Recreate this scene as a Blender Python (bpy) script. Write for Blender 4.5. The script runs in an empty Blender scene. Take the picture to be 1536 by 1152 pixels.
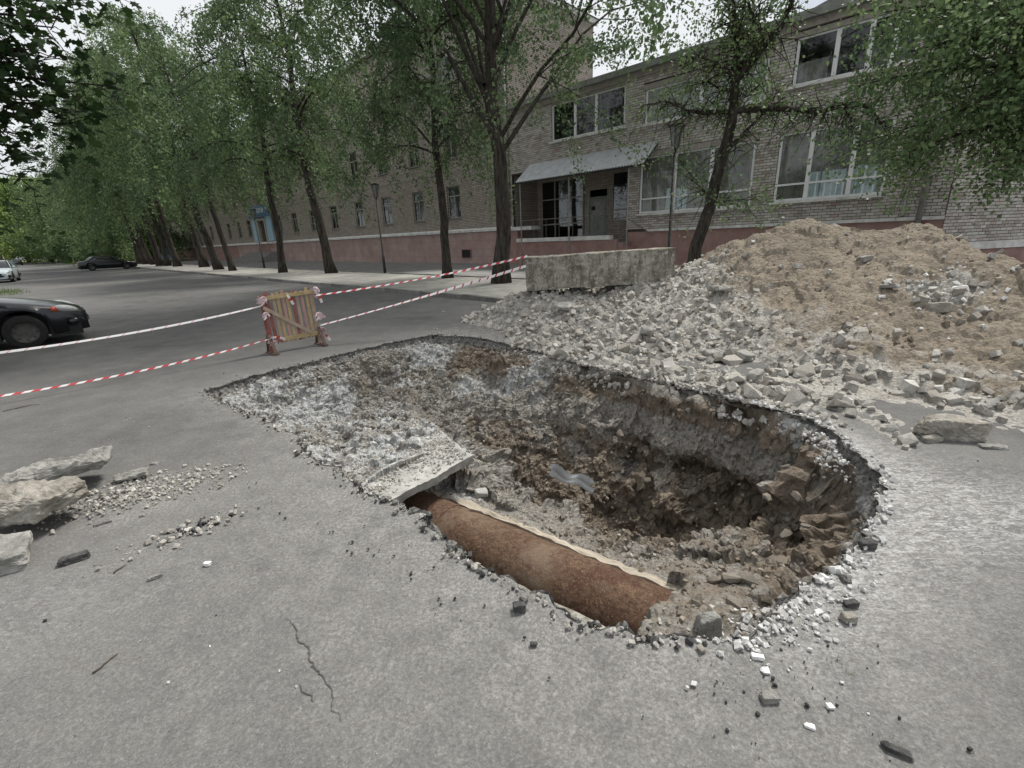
import bpy, bmesh, math, random
import numpy as np
from mathutils import Vector, Matrix, Euler
random.seed(7); RNG = np.random.default_rng(7)
R = math.radians
sc = bpy.context.scene
COL = sc.collection

# ------------------------------------------------------------------ camera
F, CX, CY, CH = 690.0, 768.0, 576.0, 1.55      # focal length and centre in photo pixels, eye height
ROLL = math.atan(-0.040); PITCH = math.atan((CY - 357.0) * math.cos(ROLL) / F)
_f = np.array([0, math.cos(PITCH), -math.sin(PITCH)]); _r = np.array([1., 0, 0]); _u = np.cross(_r, _f)
_c, _s = math.cos(ROLL), math.sin(ROLL)
CR = _c * _r + _s * _u; CU = -_s * _r + _c * _u
cd = bpy.data.cameras.new('camera'); cam = bpy.data.objects.new('camera', cd); COL.objects.link(cam)
cd.sensor_width = 36.0; cd.lens = 36.0 * F / 1536.0; cd.clip_start = 0.05; cd.clip_end = 3000
m = Matrix.Identity(4)
for i in range(3):
    m[i][0] = CR[i]; m[i][1] = CU[i]; m[i][2] = -_f[i]
m[2][3] = CH
cam.matrix_world = m
sc.camera = cam
# ------------------------------------------------------------------ sky and sun (bright overcast)
SUN_EL, SUN_AZ = 60.0, 50.0                    # azimuth clockwise from +Y: high, ahead on the right
w = bpy.data.worlds.new('World'); sc.world = w; w.use_nodes = True
nt = w.node_tree; nt.nodes.clear()
wo = nt.nodes.new('ShaderNodeOutputWorld'); bg = nt.nodes.new('ShaderNodeBackground')
sky = nt.nodes.new('ShaderNodeTexSky'); sky.sky_type = 'NISHITA'; sky.sun_disc = False
sky.sun_elevation = R(SUN_EL); sky.sun_rotation = R(SUN_AZ); sky.air_density = 1.2; sky.dust_density = 1.5
tc = nt.nodes.new('ShaderNodeTexCoord'); mp = nt.nodes.new('ShaderNodeMapping'); mp.inputs['Scale'].default_value = (1, 1, 2.2)
cn = nt.nodes.new('ShaderNodeTexNoise'); cn.inputs['Scale'].default_value = 2.6; cn.inputs['Detail'].default_value = 7; cn.inputs['Roughness'].default_value = .58
cr = nt.nodes.new('ShaderNodeValToRGB'); cr.color_ramp.elements[0].position = .30; cr.color_ramp.elements[1].position = .46
cr.color_ramp.elements[0].color = (.25, .25, .25, 1)
mx = nt.nodes.new('ShaderNodeMix'); mx.data_type = 'RGBA'; mx.inputs['B'].default_value = (11.0, 11.4, 11.8, 1)
L = nt.links.new
L(tc.outputs['Generated'], mp.inputs['Vector']); L(mp.outputs[0], cn.inputs['Vector']); L(cn.outputs['Fac'], cr.inputs[0])
L(cr.outputs[0], mx.inputs['Factor']); L(sky.outputs[0], mx.inputs['A']); L(mx.outputs['Result'], bg.inputs['Color']); L(bg.outputs[0], wo.inputs['Surface'])
bg.inputs['Strength'].default_value = .074
sd = bpy.data.lights.new('sun', 'SUN'); sd.energy = 4.7; sd.angle = R(12); sd.color = (1, .96, .9)
sun = bpy.data.objects.new('sun', sd); COL.objects.link(sun)
sun.rotation_euler = (R(90 - SUN_EL), 0, R(180 - SUN_AZ)); sun.location = (0, 0, 30)
vs = sc.view_settings; vs.view_transform = 'Standard'; vs.look = 'None'; vs.gamma = 1; vs.exposure = 0.10; vs.use_curve_mapping = False
sc.cycles.max_bounces = 6; sc.cycles.transparent_max_bounces = 12; sc.cycles.use_denoising = True

# ------------------------------------------------------------------ photo pixel -> place
def ray(x, y): return _f + ((x - CX) / F) * CR - ((y - CY) / F) * CU
def gp(x, y, z=0.0):
    v = ray(x, y); return np.array([0, 0, CH]) + v * ((z - CH) / v[2])
def aty(x, y, Y):
    v = ray(x, y); return np.array([0, 0, CH]) + v * (Y / v[1])
Q = math.sqrt(.5)
def sn(s, n, z=0.0): return np.array([(n - s) * Q, (n + s) * Q, z])    # street coordinates: s along the facade, n towards it

# ------------------------------------------------------------------ noise
def _hash(ix, iy, iz, seed):
    h = (ix * 374761393 + iy * 668265263 + iz * 2147483647 + seed * 974711) & 0xffffffff
    h = ((h ^ (h >> 13)) * 1274126177) & 0xffffffff
    h = ((h ^ (h >> 16)) * 2246822519) & 0xffffffff
    return ((h ^ (h >> 15)) & 0xffffff) / float(0xffffff)
def vnoise(P, seed=0):
    P = np.asarray(P, float); I = np.floor(P).astype(np.int64); f = P - I; f = f * f * (3 - 2 * f); out = 0
    for dx in (0, 1):
        for dy in (0, 1):
            for dz in (0, 1):
                wt = (f[:, 0] if dx else 1 - f[:, 0]) * (f[:, 1] if dy else 1 - f[:, 1]) * (f[:, 2] if dz else 1 - f[:, 2])
                out = out + wt * _hash(I[:, 0] + dx, I[:, 1] + dy, I[:, 2] + dz, seed)
    return out * 2 - 1
def fbm(P, sc_, oc=4, seed=0, gain=.5):
    P = np.asarray(P, float); a = 1.; t = 0; o = 0
    for k in range(oc):
        o = o + a * vnoise(P * sc_ * 2 ** k + 13.7 * k, seed + k); t += a; a *= gain
    return o / t
def worley(P, sc_, seed=0):
    P = np.asarray(P, float) * sc_; I = np.floor(P).astype(np.int64); best = np.full(len(P), 9.)
    for dx in (-1, 0, 1):
        for dy in (-1, 0, 1):
            for dz in (-1, 0, 1):
                J = I + np.array([dx, dy, dz])
                fp = J + np.stack([_hash(J[:, 0], J[:, 1], J[:, 2], seed + k) for k in (11, 23, 37)], 1)
                best = np.minimum(best, ((P - fp) ** 2).sum(1))
    return np.sqrt(best)
def tps(pts, vals, smooth=1e-3):
    pts = np.asarray(pts, float); n = len(pts)
    def U(r2): return np.where(r2 > 1e-12, r2 * np.log(np.maximum(r2, 1e-12)), 0)
    K = U(((pts[:, None] - pts[None]) ** 2).sum(-1)) + smooth * np.eye(n)
    Pm = np.c_[np.ones(n), pts]; A = np.block([[K, Pm], [Pm.T, np.zeros((3, 3))]])
    sol = np.linalg.solve(A, np.r_[np.asarray(vals, float), 0, 0, 0])
    def ev(X):
        X = np.asarray(X, float); out = np.empty(len(X))
        for a in range(0, len(X), 20000):
            x = X[a:a + 20000]; out[a:a + 20000] = U(((x[:, None] - pts[None]) ** 2).sum(-1)) @ sol[:n] + np.c_[np.ones(len(x)), x] @ sol[n:]
        return out
    return ev
def idw(pts, vals, p=3):
    pts = np.asarray(pts, float); vals = np.asarray(vals, float)
    def ev(X):
        X = np.asarray(X, float); out = np.empty(len(X))
        for a in range(0, len(X), 20000):
            d = ((X[a:a + 20000, None] - pts[None]) ** 2).sum(-1) + 1e-4; wt = d ** (-p / 2); out[a:a + 20000] = (wt @ vals) / wt.sum(1)
        return out
    return ev
def seg_dist(X, poly, closed=True):
    """distance from points to a polyline, nearest point on it"""
    X = np.asarray(X, float); A = np.asarray(poly, float); B = np.roll(A, -1, 0)
    if not closed: A, B = A[:-1], B[:-1]
    D = B - A; L2 = (D ** 2).sum(1) + 1e-12; best = np.full(len(X), 1e9); near = np.zeros((len(X), 2))
    for a, d, l in zip(A, D, L2):
        t = np.clip(((X - a) @ d) / l, 0, 1); q = a + t[:, None] * d; r = ((X - q) ** 2).sum(1); k = r < best
        best[k] = r[k]; near[k] = q[k]
    return np.sqrt(best), near
def inside(X, poly):
    X = np.asarray(X, float); A = np.asarray(poly, float); B = np.roll(A, -1, 0); c = np.zeros(len(X), bool)
    for (x1, y1), (x2, y2) in zip(A, B):
        if y1 == y2: continue
        k = ((y1 > X[:, 1]) != (y2 > X[:, 1])) & (X[:, 0] < (x2 - x1) * (X[:, 1] - y1) / (y2 - y1) + x1)
        c ^= k
    return c
def rough_line(poly, step, amp, scale, seed, closed=True, fine=.3):
    """resample a polyline and push it in and out"""
    A = np.asarray(poly, float); B = np.roll(A, -1, 0) if closed else A[1:]; A2 = A if closed else A[:-1]; out = []
    for a, b in zip(A2, B):
        k = max(1, int(np.linalg.norm(b - a) / step)); out += [a + (b - a) * i / k for i in range(k)]
    if not closed: out.append(A[-1])
    P = np.array(out); T = np.roll(P, -1, 0) - np.roll(P, 1, 0)
    if not closed: T[0] = P[1] - P[0]; T[-1] = P[-1] - P[-2]
    N = np.c_[-T[:, 1], T[:, 0]]; N /= np.linalg.norm(N, axis=1)[:, None] + 1e-9; P3 = np.c_[P, np.zeros(len(P))]
    return P + N * (amp * fbm(P3, scale, 3, seed) + amp * fine * fbm(P3, scale * 6, 2, seed + 9))[:, None]

# ------------------------------------------------------------------ mesh building
class MB:
    def __init__(s): s.V = []; s.Fq = []; s.Ft = []; s.n = 0
    def add(s, V, q=None, t=None):
        V = np.asarray(V, float).reshape(-1, 3)
        if q is not None and len(q): s.Fq.append(np.asarray(q, int).reshape(-1, 4) + s.n)
        if t is not None and len(t): s.Ft.append(np.asarray(t, int).reshape(-1, 3) + s.n)
        s.V.append(V); s.n += len(V); return s
    def box(s, lo, hi):
        (a, b, c), (d, e, f) = lo, hi
        return s.add([(a, b, c), (d, b, c), (d, e, c), (a, e, c), (a, b, f), (d, b, f), (d, e, f), (a, e, f)],
                     [(0, 3, 2, 1), (4, 5, 6, 7), (0, 1, 5, 4), (1, 2, 6, 5), (2, 3, 7, 6), (3, 0, 4, 7)])
    def bar(s, a, b, w_, t_, up=(0, 0, 1)):
        """box beam from a to b, w_ wide across, t_ thick along up"""
        a = np.asarray(a, float); b = np.asarray(b, float); d = b - a; d /= np.linalg.norm(d); up = np.asarray(up, float)
        x = np.cross(d, up); x /= np.linalg.norm(x); y = np.cross(x, d); x = x * w_ / 2; y = y * t_ / 2
        V = [a - x - y, a + x - y, a + x + y, a - x + y, b - x - y, b + x - y, b + x + y, b - x + y]
        return s.add(V, [(0, 1, 2, 3), (7, 6, 5, 4), (0, 4, 5, 1), (1, 5, 6, 2), (2, 6, 7, 3), (3, 7, 4, 0)])
    def tube(s, P, r, k=8, cap=True):
        P = np.asarray(P, float); n = len(P); r = np.broadcast_to(np.asarray(r, float), (n,)); T = np.gradient(P, axis=0)
        T /= np.linalg.norm(T, axis=1)[:, None] + 1e-9; ref = np.array([.31, .17, .93]) if abs(T[0][2]) < .9 else np.array([1., .1, 0])
        X = np.cross(T, ref); X /= np.linalg.norm(X, axis=1)[:, None] + 1e-9; Y = np.cross(T, X); an = np.arange(k) * 2 * math.pi / k
        V = P[:, None] + r[:, None, None] * (np.cos(an)[None, :, None] * X[:, None] + np.sin(an)[None, :, None] * Y[:, None])
        i = np.arange(n - 1)[:, None] * k; j = np.arange(k)[None]; j2 = (j + 1) % k
        q = np.stack([i + j, i + k + j, i + k + j2, i + j2], -1).reshape(-1, 4); V = V.reshape(-1, 3); t = []
        if cap:
            V = np.r_[V, P[:1], P[-1:]]; c0, c1 = n * k, n * k + 1
            t = [(c0, jj, (jj + 1) % k) for jj in range(k)] + [(c1, (n - 1) * k + (jj + 1) % k, (n - 1) * k + jj) for jj in range(k)]
        return s.add(V, q, t)
    def sheet(s, V):
        """grid (a,b,3) of points -> quads"""
        V = np.asarray(V, float); a, b = V.shape[:2]; i = np.arange(a - 1)[:, None] * b; j = np.arange(b - 1)[None]
        return s.add(V.reshape(-1, 3), np.stack([i + j, i + j + 1, i + b + j + 1, i + b + j], -1).reshape(-1, 4))
    def poly(s, pts):
        k = len(pts); c = np.mean(pts, 0); return s.add(list(pts) + [c], None, [(i, (i + 1) % k, k) for i in range(k)])
    def prism(s, pts, lo, hi, ax=1):
        """convex 2-D outline pushed along an axis"""
        k = len(pts); V = []
        for h in (lo, hi):
            for p in pts: v = list(p); v.insert(ax, h); V.append(v)
        V += [list(np.mean(V[:k], 0)), list(np.mean(V[k:2 * k], 0))]
        q = [(i, (i + 1) % k, k + (i + 1) % k, k + i) for i in range(k)]
        t = [(2 * k, (i + 1) % k, i) for i in range(k)] + [(2 * k + 1, k + i, k + (i + 1) % k) for i in range(k)]
        return s.add(V, q, t)
    def mesh(s, name, smooth=False):
        me = bpy.data.meshes.new(name); V = np.concatenate(s.V) if s.V else np.zeros((0, 3))
        q = np.concatenate(s.Fq) if s.Fq else np.zeros((0, 4), int); t = np.concatenate(s.Ft) if s.Ft else np.zeros((0, 3), int)
        nl = q.size + t.size; me.vertices.add(len(V)); me.vertices.foreach_set('co', V.astype(np.float32).ravel())
        me.loops.add(nl); me.loops.foreach_set('vertex_index', np.r_[q.ravel(), t.ravel()].astype(np.int32))
        me.polygons.add(len(q) + len(t)); tot = np.r_[np.full(len(q), 4), np.full(len(t), 3)].astype(np.int32)
        me.polygons.foreach_set('loop_start', np.r_[0, np.cumsum(tot)[:-1]].astype(np.int32) if len(tot) else [])
        me.polygons.foreach_set('loop_total', tot); me.update(calc_edges=True); me.validate()
        me.polygons.foreach_set('use_smooth', np.full(len(me.polygons), bool(smooth)))
        return me
    def build(s, name, mat, parent=None, smooth=False):
        return link(name, s.mesh(name, smooth), mat, parent)
def link(name, me, mat, parent=None):
    o = bpy.data.objects.new(name, me); COL.objects.link(o)
    if mat is not None and len(me.materials) == 0: me.materials.append(mat)
    if parent is not None: o.parent = parent
    return o
def tag(o, label=None, cat=None, group=None, kind=None):
    if label: o['label'] = label
    if cat: o['category'] = cat
    if group: o['group'] = group
    if kind: o['kind'] = kind
    return o
def empty(name, loc=(0, 0, 0), rot=(0, 0, 0)):
    o = bpy.data.objects.new(name, None); COL.objects.link(o); o.location = loc; o.rotation_euler = rot; o.empty_display_size = .2; return o
def copy_tree(o, parent=None):
    c = o.copy(); COL.objects.link(c); c.parent = parent
    for ch in list(o.children): copy_tree(ch, c)
    return c
def attr(me, name, vals):
    a = me.attributes.new(name, 'FLOAT', 'POINT'); a.data.foreach_set('value', np.asarray(vals, np.float32))

# ------------------------------------------------------------------ materials
class NM:
    """small node-material helper"""
    def __init__(s, name):
        s.m = bpy.data.materials.new(name); s.m.use_nodes = True; s.t = s.m.node_tree; s.t.nodes.clear()
        s.o = s.n('OutputMaterial'); s.b = s.n('BsdfPrincipled'); s.l(s.b.outputs[0], s.o.inputs[0])
    def n(s, k): return s.t.nodes.new('ShaderNode' + k)
    def l(s, a, b): s.t.links.new(a, b)
    def co(s, kind='Object', scale=None):
        if not hasattr(s, '_tc'): s._tc = s.n('TexCoord')
        o = s._tc.outputs[kind]
        if scale is not None:
            mp = s.n('Mapping'); mp.inputs['Scale'].default_value = scale; s.l(o, mp.inputs['Vector']); o = mp.outputs[0]
        return o
    def noise(s, scale, detail=5, rough=.6, vec=None, dist=0):
        k = s.n('TexNoise'); k.inputs['Scale'].default_value = scale; k.inputs['Detail'].default_value = detail; k.inputs['Roughness'].default_value = rough
        k.inputs['Distortion'].default_value = dist; s.l(vec if vec is not None else s.co(), k.inputs['Vector']); return k.outputs['Fac']
    def vor(s, scale, vec=None, out='Distance', feat='F1'):
        k = s.n('TexVoronoi'); k.feature = feat; k.inputs['Scale'].default_value = scale; s.l(vec if vec is not None else s.co(), k.inputs['Vector']); return k.outputs[out]
    def ramp(s, fac, stops):
        k = s.n('ValToRGB'); e = k.color_ramp.elements
        while len(e) < len(stops): e.new(.5)
        for x, (p, c) in zip(e, stops): x.position = p; x.color = (*c, 1) if isinstance(c, tuple) else (c, c, c, 1)
        s.l(fac, k.inputs[0]); return k.outputs[0]
    def mix(s, fac, a, b, mode='MIX'):
        k = s.n('Mix'); k.data_type = 'RGBA'; k.blend_type = mode
        for v, i in ((fac, 0), (a, 6), (b, 7)):
            if hasattr(v, 'is_output'): s.l(v, k.inputs[i])
            else: k.inputs[i].default_value = v if i == 0 else ((*v, 1) if isinstance(v, tuple) else (v, v, v, 1))
        return k.outputs[2]
    def math(s, op, a, b=0.0, clamp=False):
        k = s.n('Math'); k.operation = op; k.use_clamp = clamp
        for v, i in ((a, 0), (b, 1)):
            if hasattr(v, 'is_output'): s.l(v, k.inputs[i])
            else: k.inputs[i].default_value = v
        return k.outputs[0]
    def attr(s, name):
        k = s.n('Attribute'); k.attribute_name = name; return k.outputs['Fac']
    def island(s): return s.n('NewGeometry').outputs['Random Per Island']
    def objrand(s): return s.n('ObjectInfo').outputs['Random']
    def bump(s, h, strength=.5, dist=.01, prev=None):
        k = s.n('Bump'); k.inputs['Strength'].default_value = strength; k.inputs['Distance'].default_value = dist; s.l(h, k.inputs['Height'])
        if prev is not None: s.l(prev, k.inputs['Normal'])
        s.l(k.outputs[0], s.b.inputs['Normal']); return k.outputs[0]
    def done(s, col=None, rough=.9, spec=.25, metal=0):
        if col is not None:
            if hasattr(col, 'is_output'): s.l(col, s.b.inputs['Base Color'])
            else: s.b.inputs['Base Color'].default_value = (*col, 1)
        if hasattr(rough, 'is_output'): s.l(rough, s.b.inputs['Roughness'])
        else: s.b.inputs['Roughness'].default_value = rough
        s.b.inputs['Specular IOR Level'].default_value = spec; s.b.inputs['Metallic'].default_value = metal
        return s.m
def simple(name, c1, c2, scale=6, rough=.85, bump=.3, bd=.004, bs=None, spec=.25, metal=0, rand=0, isl=0, specks=None, pos=False):
    k = NM(name)
    if pos: k.co = lambda *a_: k.t.nodes['GP'].outputs['Position']; k.n('NewGeometry').name = 'GP'
    c = k.mix(k.ramp(k.noise(scale, 7, .65), [(.32, 0.), (.68, 1.)]), c1, c2)
    if specks: c = k.mix(k.ramp(k.noise(specks[1], 3, .7), [(.60, 0.), (.70, 1.)]), c, specks[0])
    if rand or isl:
        f = k.objrand() if rand else k.island(); a = rand or isl
        c = k.mix(1., c, k.ramp(f, [(0., 1 - a), (1., 1 + a)]), 'MULTIPLY')
    if bump: k.bump(k.noise(bs or scale * 5, 6, .7), bump, bd)
    return k.done(c, rough, spec, metal)
MAT = {}
def mats():
    # asphalt: grey binder with pale aggregate; dust carried as an attribute round the dig
    k = NM('asphalt'); o = k.co()
    big = k.noise(.35, 5, .6); mid = k.noise(2.2, 6, .65); fine = k.noise(150, 3, .8); agg = k.vor(190)
    c = k.mix(k.ramp(big, [(.35, 0.), (.65, 1.)]), (.075, .075, .074), (.122, .120, .116))
    c = k.mix(k.ramp(mid, [(.36, 0.), (.66, .8)]), c, (.148, .145, .137))
    c = k.mix(k.ramp(fine, [(.38, .5), (.50, 0.)]), c, (.06, .06, .06))
    c = k.mix(k.ramp(agg, [(.0, .5), (.30, 0.)]), c, (.36, .35, .33))
    def grit(c):
        g1 = k.n('SeparateColor'); k.l(k.vor(165, None, 'Color'), g1.inputs[0]); c = k.mix(1., c, k.ramp(g1.outputs[0], [(0., .84), (.35, .96), (.75, 1.04), (1., 1.25)]), 'MULTIPLY'); g2 = k.n('SeparateColor'); k.l(k.vor(60, None, 'Color'), g2.inputs[0]); return k.mix(1., c, k.ramp(g2.outputs[1], [(0., .95), (.9, 1.03), (1., 1.15)]), 'MULTIPLY')
    dn = k.noise(5.5, 8, .75); df = k.math('MULTIPLY', k.attr('dust'), k.ramp(dn, [(.32, .25), (.62, 1.4)]), True)
    c = k.mix(df, c, k.mix(k.ramp(k.noise(60, 4, .7), [(.4, 0.), (.6, 1.)]), (.140, .137, .130), (.228, .223, .212)))
    sc_ = k.noise(1.0, 8, .8, k.co('Object', (11, 30, 3)), 1.6); wf = k.math('MULTIPLY', k.math('MULTIPLY', k.attr('scrape'), k.ramp(sc_, [(.45, 0.), (.56, 1.)])), k.ramp(k.noise(28, 5, .8), [(.36, 0.), (.52, 1.)]), True)
    c = k.mix(k.math('MULTIPLY', wf, .6), c, (.50, .50, .49))
    st = k.ramp(k.noise(1.3, 5, .7, dist=1.2), [(.60, 0.), (.72, .5)]); c = k.mix(st, c, (.10, .10, .10))
    c = grit(c)
    h = k.math('ADD', k.math('MULTIPLY', fine, .7), k.math('MULTIPLY', agg, -.35)); b1 = k.bump(h, .5, .005)
    k.bump(k.noise(9, 5, .6), .35, .02, b1); MAT['asphalt'] = k.done(c, .93, .2)
    k = NM('asphalt_cut'); f = k.noise(35, 6, .7); c = k.mix(k.ramp(f, [(.4, 0.), (.6, 1.)]), (.07, .069, .067), (.25, .243, .228)); k.bump(f, .9, .02); MAT['cut'] = k.done(c, .95, .15)
    # pit soil: brown loam, grey clay and pale crushed limestone carried as attributes
    k = NM('pit_soil'); a = k.noise(4.5, 8, .72); g = k.noise(30, 7, .75)
    br = k.mix(k.ramp(a, [(.35, 0.), (.65, 1.)]), (.148, .120, .092), (.30, .252, .20))
    gr = k.mix(k.ramp(g, [(.35, 0.), (.62, 1.)]), (.185, .170, .148), (.40, .38, .345))
    pl = k.mix(k.ramp(g, [(.36, 0.), (.58, 1.)]), (.30, .305, .30), (.66, .67, .66))
    bf = k.math('ADD', k.attr('brown'), k.math('MULTIPLY', k.math('SUBTRACT', a, .5), 1.8)); bf = k.ramp(bf, [(.38, 0.), (.62, 1.)])
    pf = k.math('ADD', k.attr('pale'), k.math('MULTIPLY', k.math('SUBTRACT', k.noise(3.1, 8, .75), .5), 2.0)); pf = k.ramp(pf, [(.45, 0.), (.66, 1.)])
    c = k.mix(bf, gr, br); c = k.mix(pf, c, pl)
    dk = k.ramp(k.vor(26), [(.0, 0.), (.5, .22)]); c = k.mix(dk, c, (.11, .09, .07))
    b1 = k.bump(g, .9, .03); k.bump(k.vor(34), .55, .02, b1); MAT['soil'] = k.done(c, .97, .1)
    k = NM('heap_soil'); a = k.noise(1.6, 8, .7); g = k.noise(42, 7, .75)
    tan = k.mix(k.ramp(a, [(.35, 0.), (.65, 1.)]), (.215, .184, .145), (.312, .270, .216)); tan = k.mix(k.ramp(g, [(.36, .8), (.5, 0.)]), tan, (.15, .115, .08))
    gr = k.mix(k.ramp(g, [(.34, 0.), (.62, 1.)]), (.23, .215, .19), (.50, .48, .44))
    f = k.math('ADD', k.attr('grey'), k.math('MULTIPLY', k.math('SUBTRACT', k.noise(2.6, 7, .7), .5), 1.4)); f = k.ramp(f, [(.38, 0.), (.62, 1.)])
    c = k.mix(f, tan, gr); c = k.mix(k.ramp(k.vor(60), [(.0, .6), (.22, 0.)]), c, (.52, .49, .44))
    b1 = k.bump(g, .9, .03); k.bump(k.vor(22), .6, .03, b1); MAT['heap'] = k.done(c, .97, .1)
    # broken rock and concrete, each piece with its own tone
    def rock(name, c1, c2, rnd, var=.35):
        k = NM(name); g = k.noise(14, 8, .75); c = k.mix(k.ramp(g, [(.35, 0.), (.65, 1.)]), c1, c2)
        fr = k.objrand() if rnd == 'obj' else k.island(); c = k.mix(1., c, k.ramp(fr, [(0., (1 - var, 1 - var * 1.1, 1 - var * 1.2)), (1., (1 + var * .6, 1 + var * .6, 1 + var * .6))]), 'MULTIPLY')
        c = k.mix(k.ramp(k.noise(6, 6, .7), [(.55, 0.), (.75, .6)]), c, (.20, .165, .125)); k.bump(k.noise(45, 7, .75), .8, .015); return k.done(c, .95, .15)
    MAT['rock'] = rock('broken_rock', (.27, .255, .23), (.53, .51, .47), 'obj'); MAT['rock_i'] = rock('broken_rock_bits', (.27, .258, .236), (.52, .505, .47), 'isl')
    MAT['earth_i'] = rock('earth_clods', (.17, .145, .115), (.34, .305, .26), 'isl'); MAT['earth'] = rock('earth_rock', (.19, .165, .135), (.36, .33, .285), 'obj')
    MAT['lime_i'] = rock('limestone_bits', (.48, .48, .47), (.72, .72, .71), 'isl', .2)
    MAT['tar_i'] = simple('tar_crumbs', (.02, .02, .021), (.06, .06, .062), 30, .7, .6, isl=.3)
    MAT['boulder'] = simple('boulder', (.21, .19, .16), (.47, .445, .395), 6, .95, 1., .03, 24, specks=((.60, .58, .53), 9))
    MAT['greyrock'] = simple('grey_layered_rock', (.18, .175, .16), (.44, .43, .40), 8, .95, 1., .03, 28)
    MAT['darkrock'] = simple('old_asphalt_lump', (.035, .035, .036), (.13, .127, .122), 18, .95, .9, .015, 60)
    MAT['white'] = simple('white_stone', (.55, .55, .53), (.78, .78, .76), 20, .9, .5)
    k = NM('old_concrete'); a = k.noise(3.2, 9, .78); v = k.noise(1.6, 8, .75, k.co('Object', (5, 5, 1.1)), .5); g = k.noise(40, 6, .75)
    c = k.mix(k.ramp(a, [(.36, 0.), (.60, 1.)]), (.13, .115, .085), (.40, .385, .335)); c = k.mix(k.ramp(v, [(.47, 0.), (.60, .85)]), c, (.085, .078, .062)); c = k.mix(k.ramp(k.noise(12, 8, .8), [(.52, 0.), (.60, .7)]), c, (.47, .455, .40))
    c = k.mix(k.ramp(g, [(.36, .7), (.5, 0.)]), c, (.09, .08, .06)); b1 = k.bump(g, .7, .01); k.bump(k.noise(9, 8, .75), .8, .03, b1); MAT['concrete'] = k.done(c, .95, .15)
    MAT['slab'] = simple('dusty_slab', (.24, .232, .215), (.44, .43, .405), 9, .95, .7, .01, 40)
    MAT['chanwall'] = simple('channel_concrete', (.30, .26, .205), (.46, .41, .335), 8, .95, .6, .01, 40)
    k = NM('rusty_steel'); a = k.noise(4.5, 9, .78); g = k.noise(38, 8, .82); m_ = k.noise(13, 8, .8, None, .8)
    c = k.mix(k.ramp(g, [(.36, 0.), (.60, 1.)]), (.042, .025, .018), (.165, .103, .068)); c = k.mix(k.ramp(a, [(.44, 0.), (.58, .8)]), c, (.075, .036, .024))
    c = k.mix(k.ramp(m_, [(.56, 0.), (.66, .75)]), c, (.26, .165, .112)); c = k.mix(k.ramp(k.noise(80, 5, .85), [(.57, 0.), (.63, .7)]), c, (.34, .25, .17)); c = k.mix(k.ramp(k.noise(2.2, 7, .7), [(.52, 0.), (.66, .6)]), c, (.24, .185, .135))
    b1 = k.bump(g, .9, .012); k.bump(m_, .5, .015, b1); MAT['rust'] = k.done(c, .92, .2)
    # buildings
    k = NM('far_brick'); v = k.n('CombineXYZ'); sx = k.n('SeparateXYZ'); k.l(k.co(), sx.inputs[0]); k.l(sx.outputs[0], v.inputs[0]); k.l(sx.outputs[2], v.inputs[1])
    bt = k.n('TexBrick'); k.l(v.outputs[0], bt.inputs['Vector'])
    for nme, val in (('Scale', 1.), ('Mortar Size', .012), ('Brick Width', .26), ('Row Height', .095), ('Bias', .0), ('Mortar Smooth', .2)): bt.inputs[nme].default_value = val
    bt.inputs['Color1'].default_value = (.30, .265, .23, 1); bt.inputs['Color2'].default_value = (.45, .41, .365, 1); bt.inputs['Mortar'].default_value = (.115, .10, .09, 1)
    c = k.mix(k.ramp(k.noise(.5, 6, .7), [(.35, 0.), (.7, .45)]), bt.outputs['Color'], (.27, .225, .19)); c = k.mix(k.ramp(k.noise(3, 5, .7), [(.5, 0.), (.75, .4)]), c, (.44, .40, .37))
    k.bump(bt.outputs['Fac'], -.6, .012); MAT['farbrick'] = k.done(c, .95, .15)
    def brk(nm, rnd):
        k = NM(nm); f = k.objrand() if rnd else k.island()
        c = k.ramp(f, [(0., (.32, .285, .255)), (.3, (.45, .42, .385)), (.65, (.51, .48, .445)), (.88, (.58, .555, .52)), (1., (.38, .29, .25))])
        c = k.mix(k.ramp(k.noise(1.1, 6, .7), [(.4, 0.), (.7, .35)]), c, (.27, .24, .215)); k.bump(k.noise(50, 5, .7), .4, .004); return k.done(c, .95, .15)
    MAT['brick'] = brk('facing_brick', True); MAT['brick_i'] = brk('facing_brick_rows', False)
    MAT['mortar'] = simple('mortar', (.045, .040, .036), (.08, .072, .066), 8, .95, .2)
    MAT['red'] = simple('red_plinth_paint', (.33, .22, .20), (.48, .36, .335), 1.1, .9, .4, .01, 20, rand=.05, specks=((.36, .30, .28), 2.2), pos=True)
    MAT['redflat'] = simple('red_wall_paint', (.26, .155, .138), (.37, .245, .22), 2.2, .9, .4, .01, 20)
    MAT['band'] = simple('white_cornice_paint', (.46, .45, .43), (.78, .77, .74), 3, .85, .3, .006, 20)
    MAT['lintel'] = simple('lintel_concrete', (.26, .23, .21), (.37, .33, .30), 4, .9, .3)
    MAT['roofedge'] = simple('roof_edge_sheet', (.16, .165, .15), (.28, .28, .26), 4, .7, .2)
    MAT['roof'] = simple('roof_felt', (.10, .10, .10), (.16, .16, .155), 3, .95, .2)
    MAT['frame'] = simple('white_window_frame', (.66, .67, .67), (.80, .80, .79), 10, .5, .1)
    MAT['oldframe'] = simple('weathered_window_frame', (.24, .225, .205), (.40, .385, .36), 10, .8, .2)
    MAT['sill'] = simple('tin_sill', (.13, .125, .12), (.21, .20, .19), 8, .6, .1)
    MAT['curtain'] = simple('net_curtain', (.30, .30, .28), (.44, .44, .41), 4, .9, .1)
    MAT['darkcurtain'] = simple('grey_curtain', (.20, .20, .185), (.38, .38, .35), 4, .9, .1)
    MAT['bluecurtain'] = simple('pale_blue_curtain', (.50, .61, .65), (.66, .75, .78), 4, .9, .1)
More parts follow.
